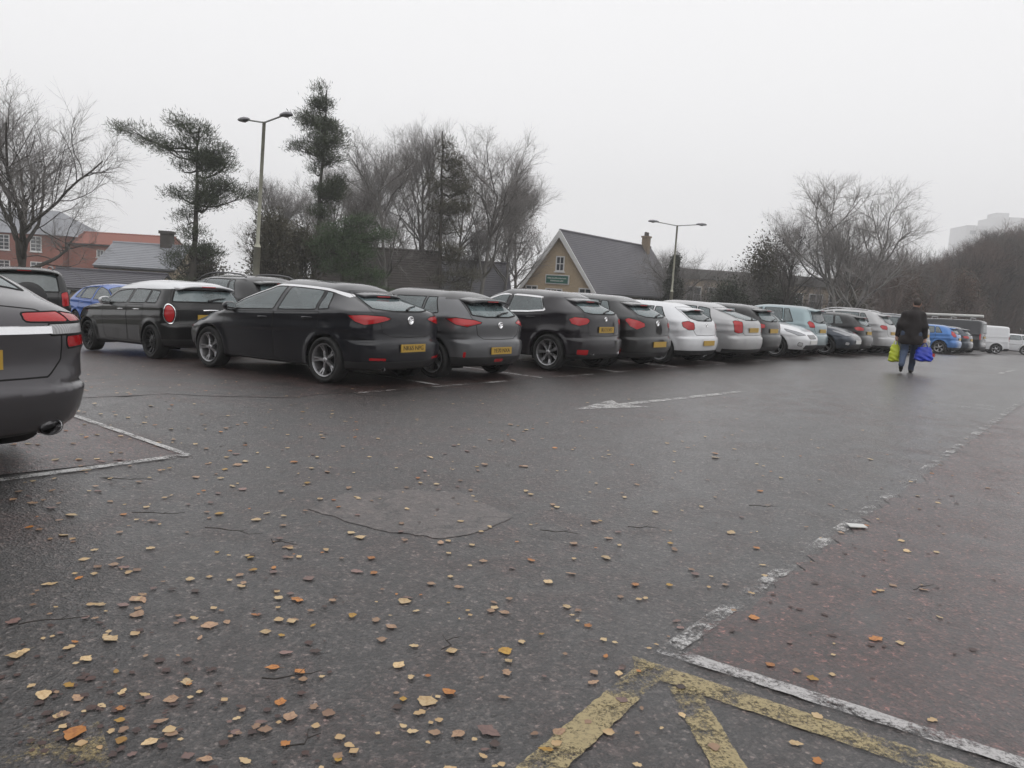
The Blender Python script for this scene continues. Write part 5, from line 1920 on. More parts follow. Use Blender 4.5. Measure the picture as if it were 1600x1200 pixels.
build_car('parked_car', mini, PT['black'], 'small black hatchback with white roof and chrome ringed round tail lights', 'car', (-6.42, 13.95), 141, 0.03, windows=wm,
          roof=(PT['white'], lambda V: 1.245 + 0.03 * np.clip(V[:, 0] - 2.2, 0, 1)), rear_win=[(-0.3, 1.235), (0.64, 1.225), (0.74, 1.02), (-0.3, 1.02)], rear_glass='glass_rear', tail=[(ring, 'lens_red'), (ringo, 'chrome')],
          plate='', plate_z=0.74, wheel='ten', rim='alloy_black', doors=std_doors(mini, 1.535, 0.90, 2.52), tailgate=[(-0.3, 1.30), (0.70, 1.28), (0.78, 1.0), (0.62, 0.92), (0.62, 0.62), (-0.3, 0.60)],
          lower=below(0.27, 0.36, 0.5), spoiler=0.13, handle='chrome', extra=mini_extra, mirror='roof')

# --- the big near hatchback
astra = Car(L=4.42, W=1.86, H=1.475, wb=2.68, ro=0.85, R=0.33, arch=0.378, peak=0.50, roof_end=(0.68, 1.335), win_low=(0.10, 1.04), bump=0.0, head=(2.42, 1.41), cowl=(3.36, 1.0), nose=0.74,
            belt=((0.3, 1.075), (1.2, 1.01), (3.4, 0.935)), tumble=0.31, rr=0.42, crease=0.74)
wa = [win(astra, 0.84, 1.0, 1.05, 1.10, 0.125), win(astra, 1.10, 1.15, 1.92, 1.90, 0.125), win(astra, 2.02, 2.0, a_point(astra, 0.125), a_point(astra, 0.125), 0.125)]
def over_path(car, x0, x1, off):
    return [(x, float(car.ft(x)) - off * math.sqrt(1 + float(car.gt(x)) ** 2)) for x in np.linspace(x0, x1, 40)]
build_car('parked_car', astra, PT['navy'], 'dark navy hatchback with bright strip over side windows and silver twin spoke wheels', 'car', (-2.62, 11.08), 146, 0.027, windows=wa,
          chrome=[over_path(astra, 0.74, a_point(astra, 0.125) - 0.03, 0.105)], chrome_w=0.034, rear_win=[(-0.3, 1.30), (0.54, 1.29), (0.66, 1.14), (0.68, 1.085), (0.30, 1.055), (-0.3, 1.05)],
          tail=[[(0.36, 0.945), (0.52, 0.985), (0.90, 1.0), (1.26, 0.985), (1.12, 0.90), (0.92, 0.855), (0.66, 0.885)]], reflectors=[[(0.52, 0.36), (0.52, 0.395), (0.86, 0.405), (0.86, 0.37)]],
          plate='NK65 NPG', plate_z=0.535, badge=[(0.0, 0.93, 0.062)], doors=std_doors(astra, 1.97, 1.0, 3.16), tailgate=[(-0.3, 1.34), (0.60, 1.32), (0.74, 1.07), (0.62, 0.93), (0.56, 0.76), (0.40, 0.70), (-0.3, 0.68)],
          lower=below(0.25, 0.345, 0.55), exhaust=[(0.50, 0.24, 0.03)], wheel='five_twin', spoiler=0.09)

# --- grey hatch with black roof
corsa = Car(L=4.06, W=1.765, H=1.435, wb=2.538, ro=0.72, R=0.31, arch=0.36, peak=0.48, roof_end=(0.40, 1.325), win_low=(0.08, 0.985), head=(2.25, 1.36), cowl=(3.1, 0.97), nose=0.72,
            belt=((0.3, 1.06), (1.0, 0.99), (3.2, 0.92)), tumble=0.25, rr=0.36)
build_car('parked_car', corsa, PT['grey'], 'mid grey hatchback with black roof and deep spoiler beside the navy hatchback', 'car', (-1.24, 12.45), 143, 0.03, windows=[win(corsa, 0.66, 0.86, 1.0, 1.05), win(corsa, 1.05, 1.1, 1.78, 1.76), win(corsa, 1.88, 1.86, a_point(corsa), a_point(corsa))],
          roof=(MATS['gloss_black'], lambda V: np.where(V[:, 0] < 0.7, 1.262, 1.29)), rear_win=[(-0.3, 1.255), (0.52, 1.245), (0.62, 1.03), (0.3, 1.0), (-0.3, 1.0)],
          tail=[[(0.40, 0.91), (0.60, 0.955), (1.02, 0.985), (1.26, 0.955), (1.05, 0.87), (0.80, 0.845), (0.58, 0.885)]], reflectors=[[(0.84, 0.36), (0.84, 0.45), (0.90, 0.46), (0.90, 0.37)], [(-0.2, 0.28), (-0.2, 0.335), (0.12, 0.335), (0.10, 0.28)]],
          plate='YE70 NXA', plate_z=0.47, badge=[(0.0, 0.875, 0.055)], doors=std_doors(corsa, 1.83, 0.95, 2.9), tailgate=[(-0.3, 1.30), (0.60, 1.28), (0.66, 1.0), (0.60, 0.9), (0.54, 0.72), (0.40, 0.655), (-0.3, 0.64)],
          lower=below(0.25, 0.37, 0.6), wheel='five', rim='alloy', spoiler=0.20)

# --- tall dark plum hatch with bright window loop
ds = Car(L=4.275, W=1.81, H=1.53, wb=2.612, ro=0.77, R=0.345, arch=0.395, peak=0.48, roof_end=(0.56, 1.395), win_low=(0.12, 1.09), head=(2.35, 1.45), cowl=(3.25, 1.04), nose=0.80,
         belt=((0.3, 1.16), (1.3, 1.07), (3.3, 1.0)), tumble=0.28, rr=0.40, flare=0.028, zb=0.22)
wd = [win(ds, 0.92, 1.10, 1.82, 1.80, 0.13), win(ds, 1.92, 1.90, a_point(ds, 0.13), a_point(ds, 0.13), 0.13)]
def loop(poly, grow=0.0):
    return poly + [poly[0], poly[1]]
build_car('parked_car', ds, PT['purple'], 'tall plum black hatchback with bright loop framing the side windows', 'car', (0.69, 14.70), 142, 0.03, windows=wd, chrome=[loop(wd[0]), loop(wd[1])], chrome_w=0.036,
          rear_win=[(-0.3, 1.335), (0.50, 1.325), (0.62, 1.12), (0.4, 1.09), (-0.3, 1.085)], tail=[[(0.52, 0.97), (0.60, 1.015), (0.95, 1.03), (1.12, 0.99), (1.06, 0.90), (0.86, 0.865), (0.62, 0.90)]],
          reflectors=[[(0.62, 0.33), (0.62, 0.43), (0.95, 0.43), (0.93, 0.34)]], plate='BL12 LVO', plate_z=0.80, doors=std_doors(ds, 1.87, 0.98, 3.02, 0.32), tailgate=[(-0.3, 1.42), (0.60, 1.38), (0.68, 1.08), (0.60, 0.92), (0.58, 0.70), (-0.3, 0.66)],
          lower=below(0.27, 0.33, 0.5), badge=[(0.0, 1.0, 0.045)], wheel='seven', rim='alloy', exhaust=[(0.45, 0.36, 0.035), (-0.45, 0.36, 0.035)], spoiler=0.12)

# --- dark grey hatch
aj = Car(L=4.42, W=1.81, H=1.51, wb=2.685, ro=0.85, R=0.325, arch=0.372, peak=0.48, roof_end=(0.58, 1.375), win_low=(0.12, 1.04), head=(2.45, 1.43), cowl=(3.38, 1.01), nose=0.76, belt=((0.3, 1.07), (1.2, 1.02), (3.4, 0.95)), tumble=0.26, rr=0.42)
def hatch(name_label, car, col, pos, ang, h, tailpoly, plate_z, **k):
    kw = dict(windows=std_windows(car, 0.70, 1.04, 1.95 * car.L / 4.4), doors=std_doors(car, 1.95 * car.L / 4.4, 0.98, 3.12 * car.L / 4.4),
              rear_win=[(-0.3, car.roof_end[1] - 0.055), (0.50, car.roof_end[1] - 0.065), (0.60, car.win_low[1] + 0.06), (0.35, car.win_low[1] + 0.01), (-0.3, car.win_low[1])],
              tail=[tailpoly], plate='', plate_z=plate_z, tailgate=[(-0.3, car.roof_end[1]), (0.60, car.roof_end[1] - 0.03), (0.68, car.win_low[1]), (0.62, 0.80), (0.5, 0.68), (-0.3, 0.66)],
              lower=below(0.25, 0.33, 0.5), spoiler=0.16)
    kw.update(k)
    return build_car('parked_car', car, col, name_label, 'car', pos, ang, h, **kw)
hatch('dark grey hatchback with leaf shaped red lights between plum hatchback and white one', aj, PT['darkgrey'], sn(13.55, 8.95), 141, 0.034,
      [(0.50, 0.86), (0.50, 0.93), (0.70, 0.985), (0.98, 1.03), (1.12, 0.99), (0.98, 0.86), (0.78, 0.80)], 0.50, badge=[(0.0, 0.93, 0.06)], wheel='five', rim='alloy_dark')
# --- white hatch
bm_ = Car(L=4.23, W=1.75, H=1.42, wb=2.66, ro=0.78, R=0.32, arch=0.368, peak=0.47, roof_end=(0.50, 1.315), win_low=(0.12, 0.99), head=(2.25, 1.35), cowl=(3.0, 0.98), nose=0.72, belt=((0.3, 1.02), (3.2, 0.92)), tumble=0.24, rr=0.40)
hatch('white hatchback with dark rear glass and rounded red lights', bm_, PT['white'], sn(15.75, 8.85), 140, 0.036,
      [(0.56, 0.80), (0.55, 0.95), (0.74, 0.99), (0.98, 0.96), (0.98, 0.86), (0.80, 0.79)], 0.50, rear_glass='glass_dark', badge=[(0.0, 0.90, 0.04)], wheel='ten', rim='alloy')
# --- silver white liftback
sk = Car(L=4.57, W=1.77, H=1.47, wb=2.58, ro=0.98, R=0.315, arch=0.362, peak=0.48, roof_end=(0.80, 1.345), win_low=(0.12, 1.03), head=(2.65, 1.39), cowl=(3.5, 0.98), nose=0.74, belt=((0.3, 1.0), (3.5, 0.93)), tumble=0.24, rr=0.38)
hatch('silver white liftback with C shaped red lights next to the white hatchback', sk, PT['silverwhite'], sn(17.85, 8.85), 140, 0.038, [(0.58, 0.74), (0.56, 1.0), (0.80, 1.03), (0.94, 1.0), (0.92, 0.75), (0.76, 0.72)], 0.80,
      windows=std_windows(sk, 0.80, 1.25, 2.15), doors=std_doors(sk, 2.1, 1.2, 3.25), wheel='five', spoiler=0.06)
# --- generic bodies for the farther cars
gen = Car(L=4.15, W=1.77, H=1.46, wb=2.58, ro=0.77, R=0.315, arch=0.362, roof_end=(0.38, 1.36), win_low=(0.11, 1.0), head=(2.3, 1.38), cowl=(3.15, 0.98), nose=0.74, belt=((0.3, 1.03), (3.2, 0.93)), tumble=0.25)
tall = Car(L=3.95, W=1.70, H=1.53, wb=2.5, ro=0.66, R=0.30, arch=0.348, roof_end=(0.26, 1.45), win_low=(0.10, 1.0), head=(2.3, 1.44), cowl=(3.2, 1.0), nose=0.78, belt=((0.3, 1.0), (3.2, 0.95)), tumble=0.19)
suv = Car(L=4.65, W=1.89, H=1.64, wb=2.87, ro=0.95, R=0.36, arch=0.41, roof_end=(0.42, 1.52), win_low=(0.12, 1.12), head=(2.6, 1.55), cowl=(3.45, 1.13), nose=0.92, belt=((0.3, 1.16), (3.5, 1.08)), tumble=0.24, zb=0.24, crease=0.82)
WEDGE = [(0.52, 0.83), (0.52, 0.93), (0.85, 0.97), (1.10, 0.94), (1.0, 0.83)]
NOSE = [([(0.42, 0.66), (0.62, 0.72), (1.12, 0.82), (1.20, 0.76), (0.86, 0.64)], 'headlight', 'lens_headlight'), ([(-0.3, 0.53), (-0.3, 0.67), (0.36, 0.67), (0.30, 0.55)], 'grille', 'gloss_black'),
        ([(-0.3, 0.24), (-0.3, 0.38), (0.50, 0.38), (0.56, 0.26)], 'air_intake', 'plastic'), ([(0.66, 0.34), (0.66, 0.44), (0.88, 0.46), (0.88, 0.36)], 'fog_light', 'lens_clear')]
def parked(lab, car, col, s, n=8.9, ang=140, h=0.045, tailpoly=WEDGE, plate_z=0.76, **k):
    return hatch(lab, car, PT[col], sn(s, n), ang, h, tailpoly, plate_z, **k)
def nose_out(lab, car, col, s, n=10.3, ang=-40, h=0.045, **k):
    return hatch(lab, car, PT[col], sn(s + 0.78, n), ang, h, WEDGE, 0.46, heads=NOSE, plate_front=True, anchor='mid', **k)
parked('small black hatchback with broad red lights behind the silver white liftback', gen, 'black', 19.75, rim='alloy_dark')
nose_out('white hatchback parked nose out with black grille', Car(L=4.02, W=1.74, H=1.47, wb=2.51, ro=0.72, R=0.31, arch=0.358, roof_end=(0.34, 1.37), win_low=(0.10, 1.0), head=(2.2, 1.39), cowl=(3.05, 0.99), nose=0.76, belt=((0.3, 1.03), (3.1, 0.93))), 'white', 21.9, 9.9, h=0.04)
parked('tall pale blue silver hatchback with privacy rear glass', tall, 'silverblue', 23.9, h=0.04, tailpoly=[(0.60, 0.86), (0.60, 1.0), (0.78, 1.06), (0.92, 1.0), (0.88, 0.86)], rear_glass='glass_dark')
nose_out('dark slate grey hatchback parked nose out with slanted headlights', gen, 'slateblue', 25.9, 9.9, h=0.04)
parked('black hatchback half hidden behind the slate grey one', gen, 'black', 28.3)
parked('white estate car with roof bars and silver wheels behind black hatchback', suv, 'silverwhite', 30.6, h=0.045, plate_z=0.8, tailpoly=[(0.62, 0.92), (0.62, 1.06), (0.95, 1.09), (1.10, 1.04), (0.98, 0.93)], rails=(0.7, 2.6, MATS['chrome']), rear_glass='glass_dark')
nose_out('slate blue car parked nose out behind the walking person', gen, 'slateblue', 33.2)
parked('dark four by four with pale roof bars beyond the slate blue car', suv, 'slateblue', 36.0, rails=(0.7, 2.6, MATS['chrome']), plate_z=0.8)
parked('bright blue hatchback with tall red lights beside the dark van', gen, 'brightblue', 43.6, tailpoly=[(0.60, 0.85), (0.60, 1.1), (0.75, 1.15), (1.0, 0.98), (0.9, 0.85)])
parked('dark slate hatchback in front of the dark van', gen, 'slateblue', 46.6)
# vans
def van_car(L, W, H, wb, ro, hood):
    return Car(L=L, W=W, H=H, wb=wb, ro=ro, R=0.32, arch=0.37, roof_end=(0.10, H - 0.05), win_low=(0.04, 1.1), head=(L * 0.66, H - 0.06), cowl=(L - hood, 1.12), nose=0.92, peak=0.4,
               belt=((0.1, 1.15), (L - 0.6, 1.08)), tumble=0.13, rr=0.16, rtop=0.14, plan=0.02,
               rear=[(0.0, 0.2), (0.2, 0.05), (0.35, 0.0), (0.55, 0.0), (0.62, 0.03), (1.1, 0.04), (H - 0.1, 0.08), (H + 0.3, 0.2)])
v1 = van_car(4.97, 1.95, 1.95, 3.0, 0.95, 0.95)
def van_rack(root, car, xm):
    for x in (0.7, 1.7, 2.7):
        m = MB()
        z = float(car.ft(x))
        m.tube([(x - xm, -0.72, z - 0.10), (x - xm, -0.70, z + 0.10), (x - xm, 0.70, z + 0.10), (x - xm, 0.72, z - 0.10)], 0.02, 6)
        m.build('roof_bar', MATS['alloy'], root)
    z = float(car.ft(1.7))
    m = MB()
    m.tube([(0.1 - xm, 0.55, z + 0.19), (3.4 - xm, 0.55, z + 0.19)], 0.085, 10)
    m.build('pipe_carrier', MATS['plate_white'], root)
build_car('parked_van', v1, PT['vangrey'], 'dark grey van with roof bars and white pipe carrier', 'van', sn(50.8, 9.2), 140, 0.055, windows=[win(v1, 3.15, 3.1, a_point(v1), a_point(v1), 0.18)], rear_win=[(-0.3, 1.72), (0.62, 1.70), (0.66, 1.2), (-0.3, 1.2)],
          rear_glass='glass_dark', tail=[[(0.84, 0.8), (0.84, 1.15), (1.02, 1.15), (1.02, 0.8)]], plate='', plate_z=0.95, doors=std_doors(v1, 2.1, 1.5, 3.9)[:1], lower=below(0.30, 0.42, 0.4), spoiler=0, extra=van_rack, wiper=False, fin=False, seats=3.1, wheel='five', rim='alloy_dark')
v2 = van_car(4.4, 1.81, 1.82, 2.73, 0.8, 1.0)
build_car('parked_van', v2, PT['white'], 'small plain white panel van parked at the wood edge', 'van', sn(58.5, 8.7), 160, 0.055, windows=[win(v2, 2.75, 2.7, a_point(v2), a_point(v2), 0.17)], tail=[[(0.78, 0.8), (0.78, 1.15), (0.94, 1.15), (0.94, 0.8)]], plate='', plate_z=0.85,
          doors=std_doors(v2, 1.9, 1.4, 3.4)[:1], lower=below(0.27, 0.36, 0.4), spoiler=0, wiper=False, fin=False, seats=2.8, wheel='five', rim='alloy')
parked('white car with red lights beyond the small white van', gen, 'white', 66.0, 8.0, 150, 0.06)
# cars on the left, beyond the black hatchback
hatch('bright blue hatchback seen past the dark four by four', gen, PT['blue'], (-11.6, 23.2), 322, 0.04, WEDGE, 0.76, heads=NOSE, plate=None, anchor='mid')
s4 = Car(L=4.45, W=1.85, H=1.70, wb=2.56, ro=0.86, R=0.355, arch=0.41, roof_end=(0.22, 1.62), win_low=(0.10, 1.12), head=(2.6, 1.60), cowl=(3.25, 1.16), nose=0.96, belt=((0.3, 1.12), (3.4, 1.08)), tumble=0.18, zb=0.26, rr=0.22, rtop=0.17)
def spare(root, car, xm):
    m = MB()
    m.lathe([(0, -0.20), (0.25, -0.20), (0.335, -0.17), (0.36, -0.10), (0.36, 0.0), (0.34, 0.06)], 32, 'x')
    x = car.rear_x(0, 0.90) - xm
    m.v = [(x + vx - 0.02, vy - 0.05, vz + 0.98) for vx, vy, vz in m.v]
    m.build('spare_wheel_cover', MATS['plastic'], root, True)
hatch('dark four by four with covered spare wheel on its tailgate', s4, PT['darkgrey'], (-11.75, 18.6), 124, 0.04, [(0.74, 0.82), (0.74, 1.12), (0.92, 1.16), (0.98, 1.12), (0.96, 0.84)], 0.55, anchor='mid', extra=spare, wiper=False, spoiler=0.1,
      rear_win=[(-0.3, 1.53), (0.66, 1.52), (0.70, 1.14), (-0.3, 1.14)], rear_glass='glass_dark', rails=(0.5, 2.6, MATS['alloy_dark']))
hatch('dark four by four with roof bars showing over the navy hatchback', suv, PT['darkgrey'], (-6.6, 18.0), 141, 0.045, WEDGE, 0.8, anchor='mid', rails=(0.7, 2.6, MATS['alloy_dark']))
# ------------------------------------------------------------------ the person walking away with two bags
def capsule(p, q, r0, r1):
    p, q = np.array(p, float), np.array(q, float)
    d = q - p
    L2 = max(1e-9, float(d @ d))
    def fn(X, Y, Z):
        t = np.clip(((X - p[0]) * d[0] + (Y - p[1]) * d[1] + (Z - p[2]) * d[2]) / L2, 0, 1)
        return np.sqrt((X - p[0] - d[0] * t) ** 2 + (Y - p[1] - d[1] * t) ** 2 + (Z - p[2] - d[2] * t) ** 2) - (r0 + (r1 - r0) * t)
    return fn, np.minimum(p, q) - max(r0, r1), np.maximum(p, q) + max(r0, r1)
def ellipsoid(c, r):
    c, r = np.array(c, float), np.array(r, float)
    def fn(X, Y, Z):
        k = np.sqrt(((X - c[0]) / r[0]) ** 2 + ((Y - c[1]) / r[1]) ** 2 + ((Z - c[2]) / r[2]) ** 2)
        return (k - 1) * r.min()
    return fn, c - r, c + r
def blend(prims, k=0.03):
    def fn(X, Y, Z):
        out = np.full(X.shape, 1.0)
        for f, lo, hi in prims:
            m = k * 2.5
            sel = (X > lo[0] - m) & (X < hi[0] + m) & (Y > lo[1] - m) & (Y < hi[1] + m) & (Z > lo[2] - m) & (Z < hi[2] + m)
            if not sel.any():
                continue
            a = out[sel]
            b = f(X[sel], Y[sel], Z[sel])
            h_ = np.clip(0.5 + 0.5 * (b - a) / k, 0, 1)
            out[sel] = b * h_ + a * (1 - h_) - 0 * k
            out[sel] = np.minimum(out[sel], a) if False else (a * (1 - h_) + b * h_ - k * h_ * (1 - h_)) if False else np.minimum(a, b) - np.maximum(k - np.abs(a - b), 0) ** 2 / (4 * k)
        return out
    lo = np.min([p[1] for p in prims], 0) - 0.05
    hi = np.max([p[2] for p in prims], 0) + 0.05
    return fn, lo, hi
def solid(name, prims, h, k, mat, parent, cut=None, wob=0.0, ws=9.0):
    fn, lo, hi = blend(prims, k)
    def g(X, Y, Z):
        f = fn(X, Y, Z)
        if wob:
            f = f + wob * np.sin(ws * Z * 2.3 + 4 * X) * np.sin(ws * (X + 0.6 * Y) + 3 * Z)
        if cut is not None:
            f = np.maximum(f, cut(X, Y, Z))
        return f
    V, F_ = surface_net(g, lo, hi, h)
    return put(name, fast_mesh(name, V, F_, True), mat, parent)

M('skin', simple, (0.42, 0.25, 0.19), 0.55, 0, 0.08, 20.0)
M('jacket', simple, (0.016, 0.012, 0.012), 0.85, 0, 0.25, 7.0, bumps=0.4, bscale=60.0)
M('denim', simple, (0.050, 0.072, 0.125), 0.85, 0, 0.25, 9.0, bumps=0.4, bscale=120.0)
M('shoe', simple, (0.014, 0.013, 0.013), 0.55)
M('hair', simple, (0.045, 0.036, 0.032), 0.75, 0, 0.3, 30.0)
M('bag_green', simple, (0.52, 0.60, 0.03), 0.42, 0, 0.15, 5.0, bumps=0.3, bscale=14.0)
M('bag_blue', simple, (0.004, 0.030, 0.42), 0.42, 0, 0.2, 5.0, bumps=0.3, bscale=14.0)
M('bag_red', simple, (0.50, 0.05, 0.04), 0.5)

px_, py_ = 9.72, 19.25
person = empty('person', (px_, py_, G(px_, py_)), R(64 - 90))     # local +y is the walking direction
tag(person, 'person in dark jacket and blue jeans walking away with a carrier bag in each hand', 'person')
person.scale = (1.03, 1.03, 1.03)
# joints (x right, y forward, z up)
hipL, hipR = (-0.10, 0.0, 0.92), (0.10, 0.0, 0.92)
kneeL, kneeR = (-0.115, 0.00, 0.50), (0.10, 0.17, 0.52)
ankL, ankR = (-0.14, -0.36, 0.22), (0.08, 0.24, 0.085)
shL, shR = (-0.185, 0.015, 1.395), (0.185, 0.015, 1.395)
elL, elR = (-0.268, -0.03, 1.14), (0.262, -0.02, 1.13)
wrL, wrR = (-0.305, 0.03, 0.89), (0.298, 0.03, 0.88)
head = (0.045, 0.075, 1.665)
def hand(w, s):
    x, y, z = w
    P = [capsule((x, y, z), (x + s * 0.005, y + 0.005, z - 0.085), 0.026, 0.036)]
    for i, (dy, ln) in enumerate(((-0.030, 0.052), (-0.010, 0.062), (0.011, 0.066), (0.031, 0.058))):
        a = (x + s * 0.008, y + dy, z - 0.085)
        b = (x + s * 0.004, y + dy * 1.05, z - 0.085 - ln * 0.62)
        c = (x - s * 0.030, y + dy * 1.0, z - 0.085 - ln * 0.70)
        d = (x - s * 0.034, y + dy * 0.95, z - 0.085 - ln * 0.30)
        P += [capsule(a, b, 0.0105, 0.0098), capsule(b, c, 0.0098, 0.0088), capsule(c, d, 0.0088, 0.008)]
    P += [capsule((x - s * 0.005, y + 0.026, z - 0.03), (x - s * 0.030, y + 0.048, z - 0.075), 0.0135, 0.0115), capsule((x - s * 0.030, y + 0.048, z - 0.075), (x - s * 0.040, y + 0.030, z - 0.11), 0.0115, 0.009)]
    return P
body = [ellipsoid(head, (0.078, 0.098, 0.118)), ellipsoid((head[0], head[1] + 0.028, head[2] - 0.062), (0.058, 0.062, 0.058)), capsule((0.01, 0.03, 1.46), (0.035, 0.06, 1.60), 0.062, 0.055),
        capsule((0, 0.0, 0.98), (0, 0.02, 1.36), 0.135, 0.15), capsule(shL, shR, 0.075, 0.075), capsule(hipL, hipR, 0.11, 0.11),
        capsule((head[0], head[1] + 0.092, head[2] - 0.005), (head[0], head[1] + 0.112, head[2] - 0.035), 0.012, 0.017),
        ellipsoid((head[0] - 0.080, head[1] + 0.0, head[2] - 0.012), (0.012, 0.024, 0.034)), ellipsoid((head[0] + 0.080, head[1] + 0.0, head[2] - 0.012), (0.012, 0.024, 0.034)),
        ellipsoid((head[0], head[1] + 0.090, head[2] - 0.072), (0.026, 0.012, 0.009))]
for s, (hp, kn, an) in ((-1, (hipL, kneeL, ankL)), (1, (hipR, kneeR, ankR))):
    body += [capsule(hp, kn, 0.082, 0.055), capsule(kn, an, 0.056, 0.036)]
for s, (sh, el, wr) in ((-1, (shL, elL, wrL)), (1, (shR, elR, wrR))):
    body += [capsule(sh, el, 0.055, 0.042), capsule(el, wr, 0.040, 0.027)] + hand(wr, s)
solid('body', body, 0.0095, 0.018, MATS['skin'], person)
for s in (-1, 1):
    e_ = MB().lathe([(0, 0.0), (0.011, 0.003), (0.013, 0.010)], 10, 'y')
    e_.v = [(vx + head[0] + s * 0.031, head[1] + 0.096 - vy, vz + head[2] + 0.012) for vx, vy, vz in e_.v]
    e_.build('eye', MATS['plate_black'], person)
jk = [capsule((0, -0.01, 0.96), (0, 0.01, 1.34), 0.185, 0.190), capsule((-0.10, 0, 0.78), (0.10, 0, 0.78), 0.172, 0.172), capsule((-0.11, 0.0, 1.12), (0.11, 0.0, 1.12), 0.145, 0.145),
      capsule((-0.15, 0.01, 1.365), (0.15, 0.01, 1.365), 0.085, 0.085), capsule((0.015, 0.03, 1.47), (-0.17, 0.012, 1.385), 0.062, 0.07), capsule((0.015, 0.03, 1.47), (0.17, 0.012, 1.385), 0.062, 0.07), capsule((0.015, 0.03, 1.46), (0.028, 0.048, 1.525), 0.088, 0.075)]
for sh, el, wr in ((shL, elL, wrL), (shR, elR, wrR)):
    w2 = tuple(el[i] + (wr[i] - el[i]) * 0.97 for i in range(3))
    jk += [capsule(sh, el, 0.078, 0.070), capsule(el, w2, 0.072, 0.050)]
solid('jacket', jk, 0.013, 0.05, MATS['jacket'], person, lambda X, Y, Z: np.where(np.abs(X) < 0.275, 0.69 - Z, -1.0), 0.006)
tr = [capsule(hipL, hipR, 0.135, 0.135)]
for hp, kn, an in ((hipL, kneeL, ankL), (hipR, kneeR, ankR)):
    tr += [capsule(hp, kn, 0.108, 0.082), capsule(kn, (an[0], an[1], an[2] + 0.0), 0.082, 0.066)]
solid('trousers', tr, 0.013, 0.03, MATS['denim'], person, None, 0.005, 14.0)
for an, pit in ((ankL, -0.75), (ankR, 0.05)):
    c, s_ = math.cos(pit), math.sin(pit)
    f = lambda d, z: (an[0], an[1] + d * c - z * s_ * -1, an[2] + d * s_ + z * c)
    solid('shoe', [capsule(f(-0.035, -0.035), f(0.07, -0.045), 0.046, 0.045), capsule(f(0.07, -0.048), f(0.175, -0.05), 0.044, 0.034)], 0.010, 0.03, MATS['shoe'], person)
solid('hair', [ellipsoid((head[0], head[1] - 0.010, head[2] + 0.022), (0.086, 0.102, 0.110))], 0.009, 0.02, MATS['hair'], person, lambda X, Y, Z: np.maximum((Y - head[1] - 0.05) * 0.8 - (Z - head[2]) * 0.6, head[2] - 0.075 - Z))

def carrier(name, label, hx, hy, hz, w, d, h, mat, handle_mat, spot=None):
    """a filled bag hanging from the hand at (hx,hy,hz) in the person's frame"""
    rot = Matrix.Rotation(R(64 - 90), 4, 'Z')
    p = rot @ (Vector((hx, hy, hz)) * 1.03)
    b = empty(name, (px_ + p.x, py_ + p.y, G(px_, py_) + p.z - h - 0.10), R(64 - 90 + 20))
    tag(b, label, 'bag')
    def g(X, Y, Z):
        t = np.clip(Z / h, 0, 1)
        ww, dd = w / 2 * (1.0 - 0.30 * t ** 2.2), d / 2 * (1.05 - 0.80 * t ** 1.6)
        q = (np.abs(X) / ww) ** 3.2 + (np.abs(Y) / np.maximum(0.012, dd)) ** 2.4 + np.clip((0.06 - Z) / 0.06, 0, 2) ** 2.5 + np.clip((Z - h + 0.03) / 0.03, 0, 2) ** 3
        q = q + 0.22 * np.sin(31 * X + 17 * Z) * np.sin(23 * Z - 9 * Y + 2) + 0.12 * np.sin(60 * Z + 25 * X)
        return q - 1
    V, F_ = surface_net(g, (-w * 0.62, -d * 0.75, -0.03), (w * 0.62, d * 0.75, h + 0.03), 0.013)
    put('bag_body', fast_mesh('bag_body', V, F_, True), mat, b)
    for s in (-1, 1):
        m = MB()
        m.tube([(-w * 0.20, s * 0.012, h - 0.03), (-w * 0.10, s * 0.010, h + 0.07), (0, s * 0.004, h + 0.105), (w * 0.10, s * 0.010, h + 0.07), (w * 0.20, s * 0.012, h - 0.03)], 0.008, 6)
        m.build('handle', handle_mat, b, True)
    if spot:
        m = MB().prism([(w * 0.40, h * 0.40), (w * 0.62, h * 0.36), (w * 0.60, h * 0.58), (w * 0.42, h * 0.62)], 'y', -0.02, 0.03)
        m.build('red_flap', spot, b)
    return b
carrier('carrier_bag', 'yellow green carrier bag hanging from the left hand of the person', wrL[0] - 0.01, wrL[1], wrL[2] - 0.13, 0.27, 0.20, 0.44, MATS['bag_green'], MATS['bag_green'])
carrier('carrier_bag', 'bulging blue carrier bag with red flap hanging from the right hand of the person', wrR[0] + 0.01, wrR[1], wrR[2] - 0.13, 0.42, 0.26, 0.36, MATS['bag_blue'], MATS['bag_blue'], MATS['bag_red'])

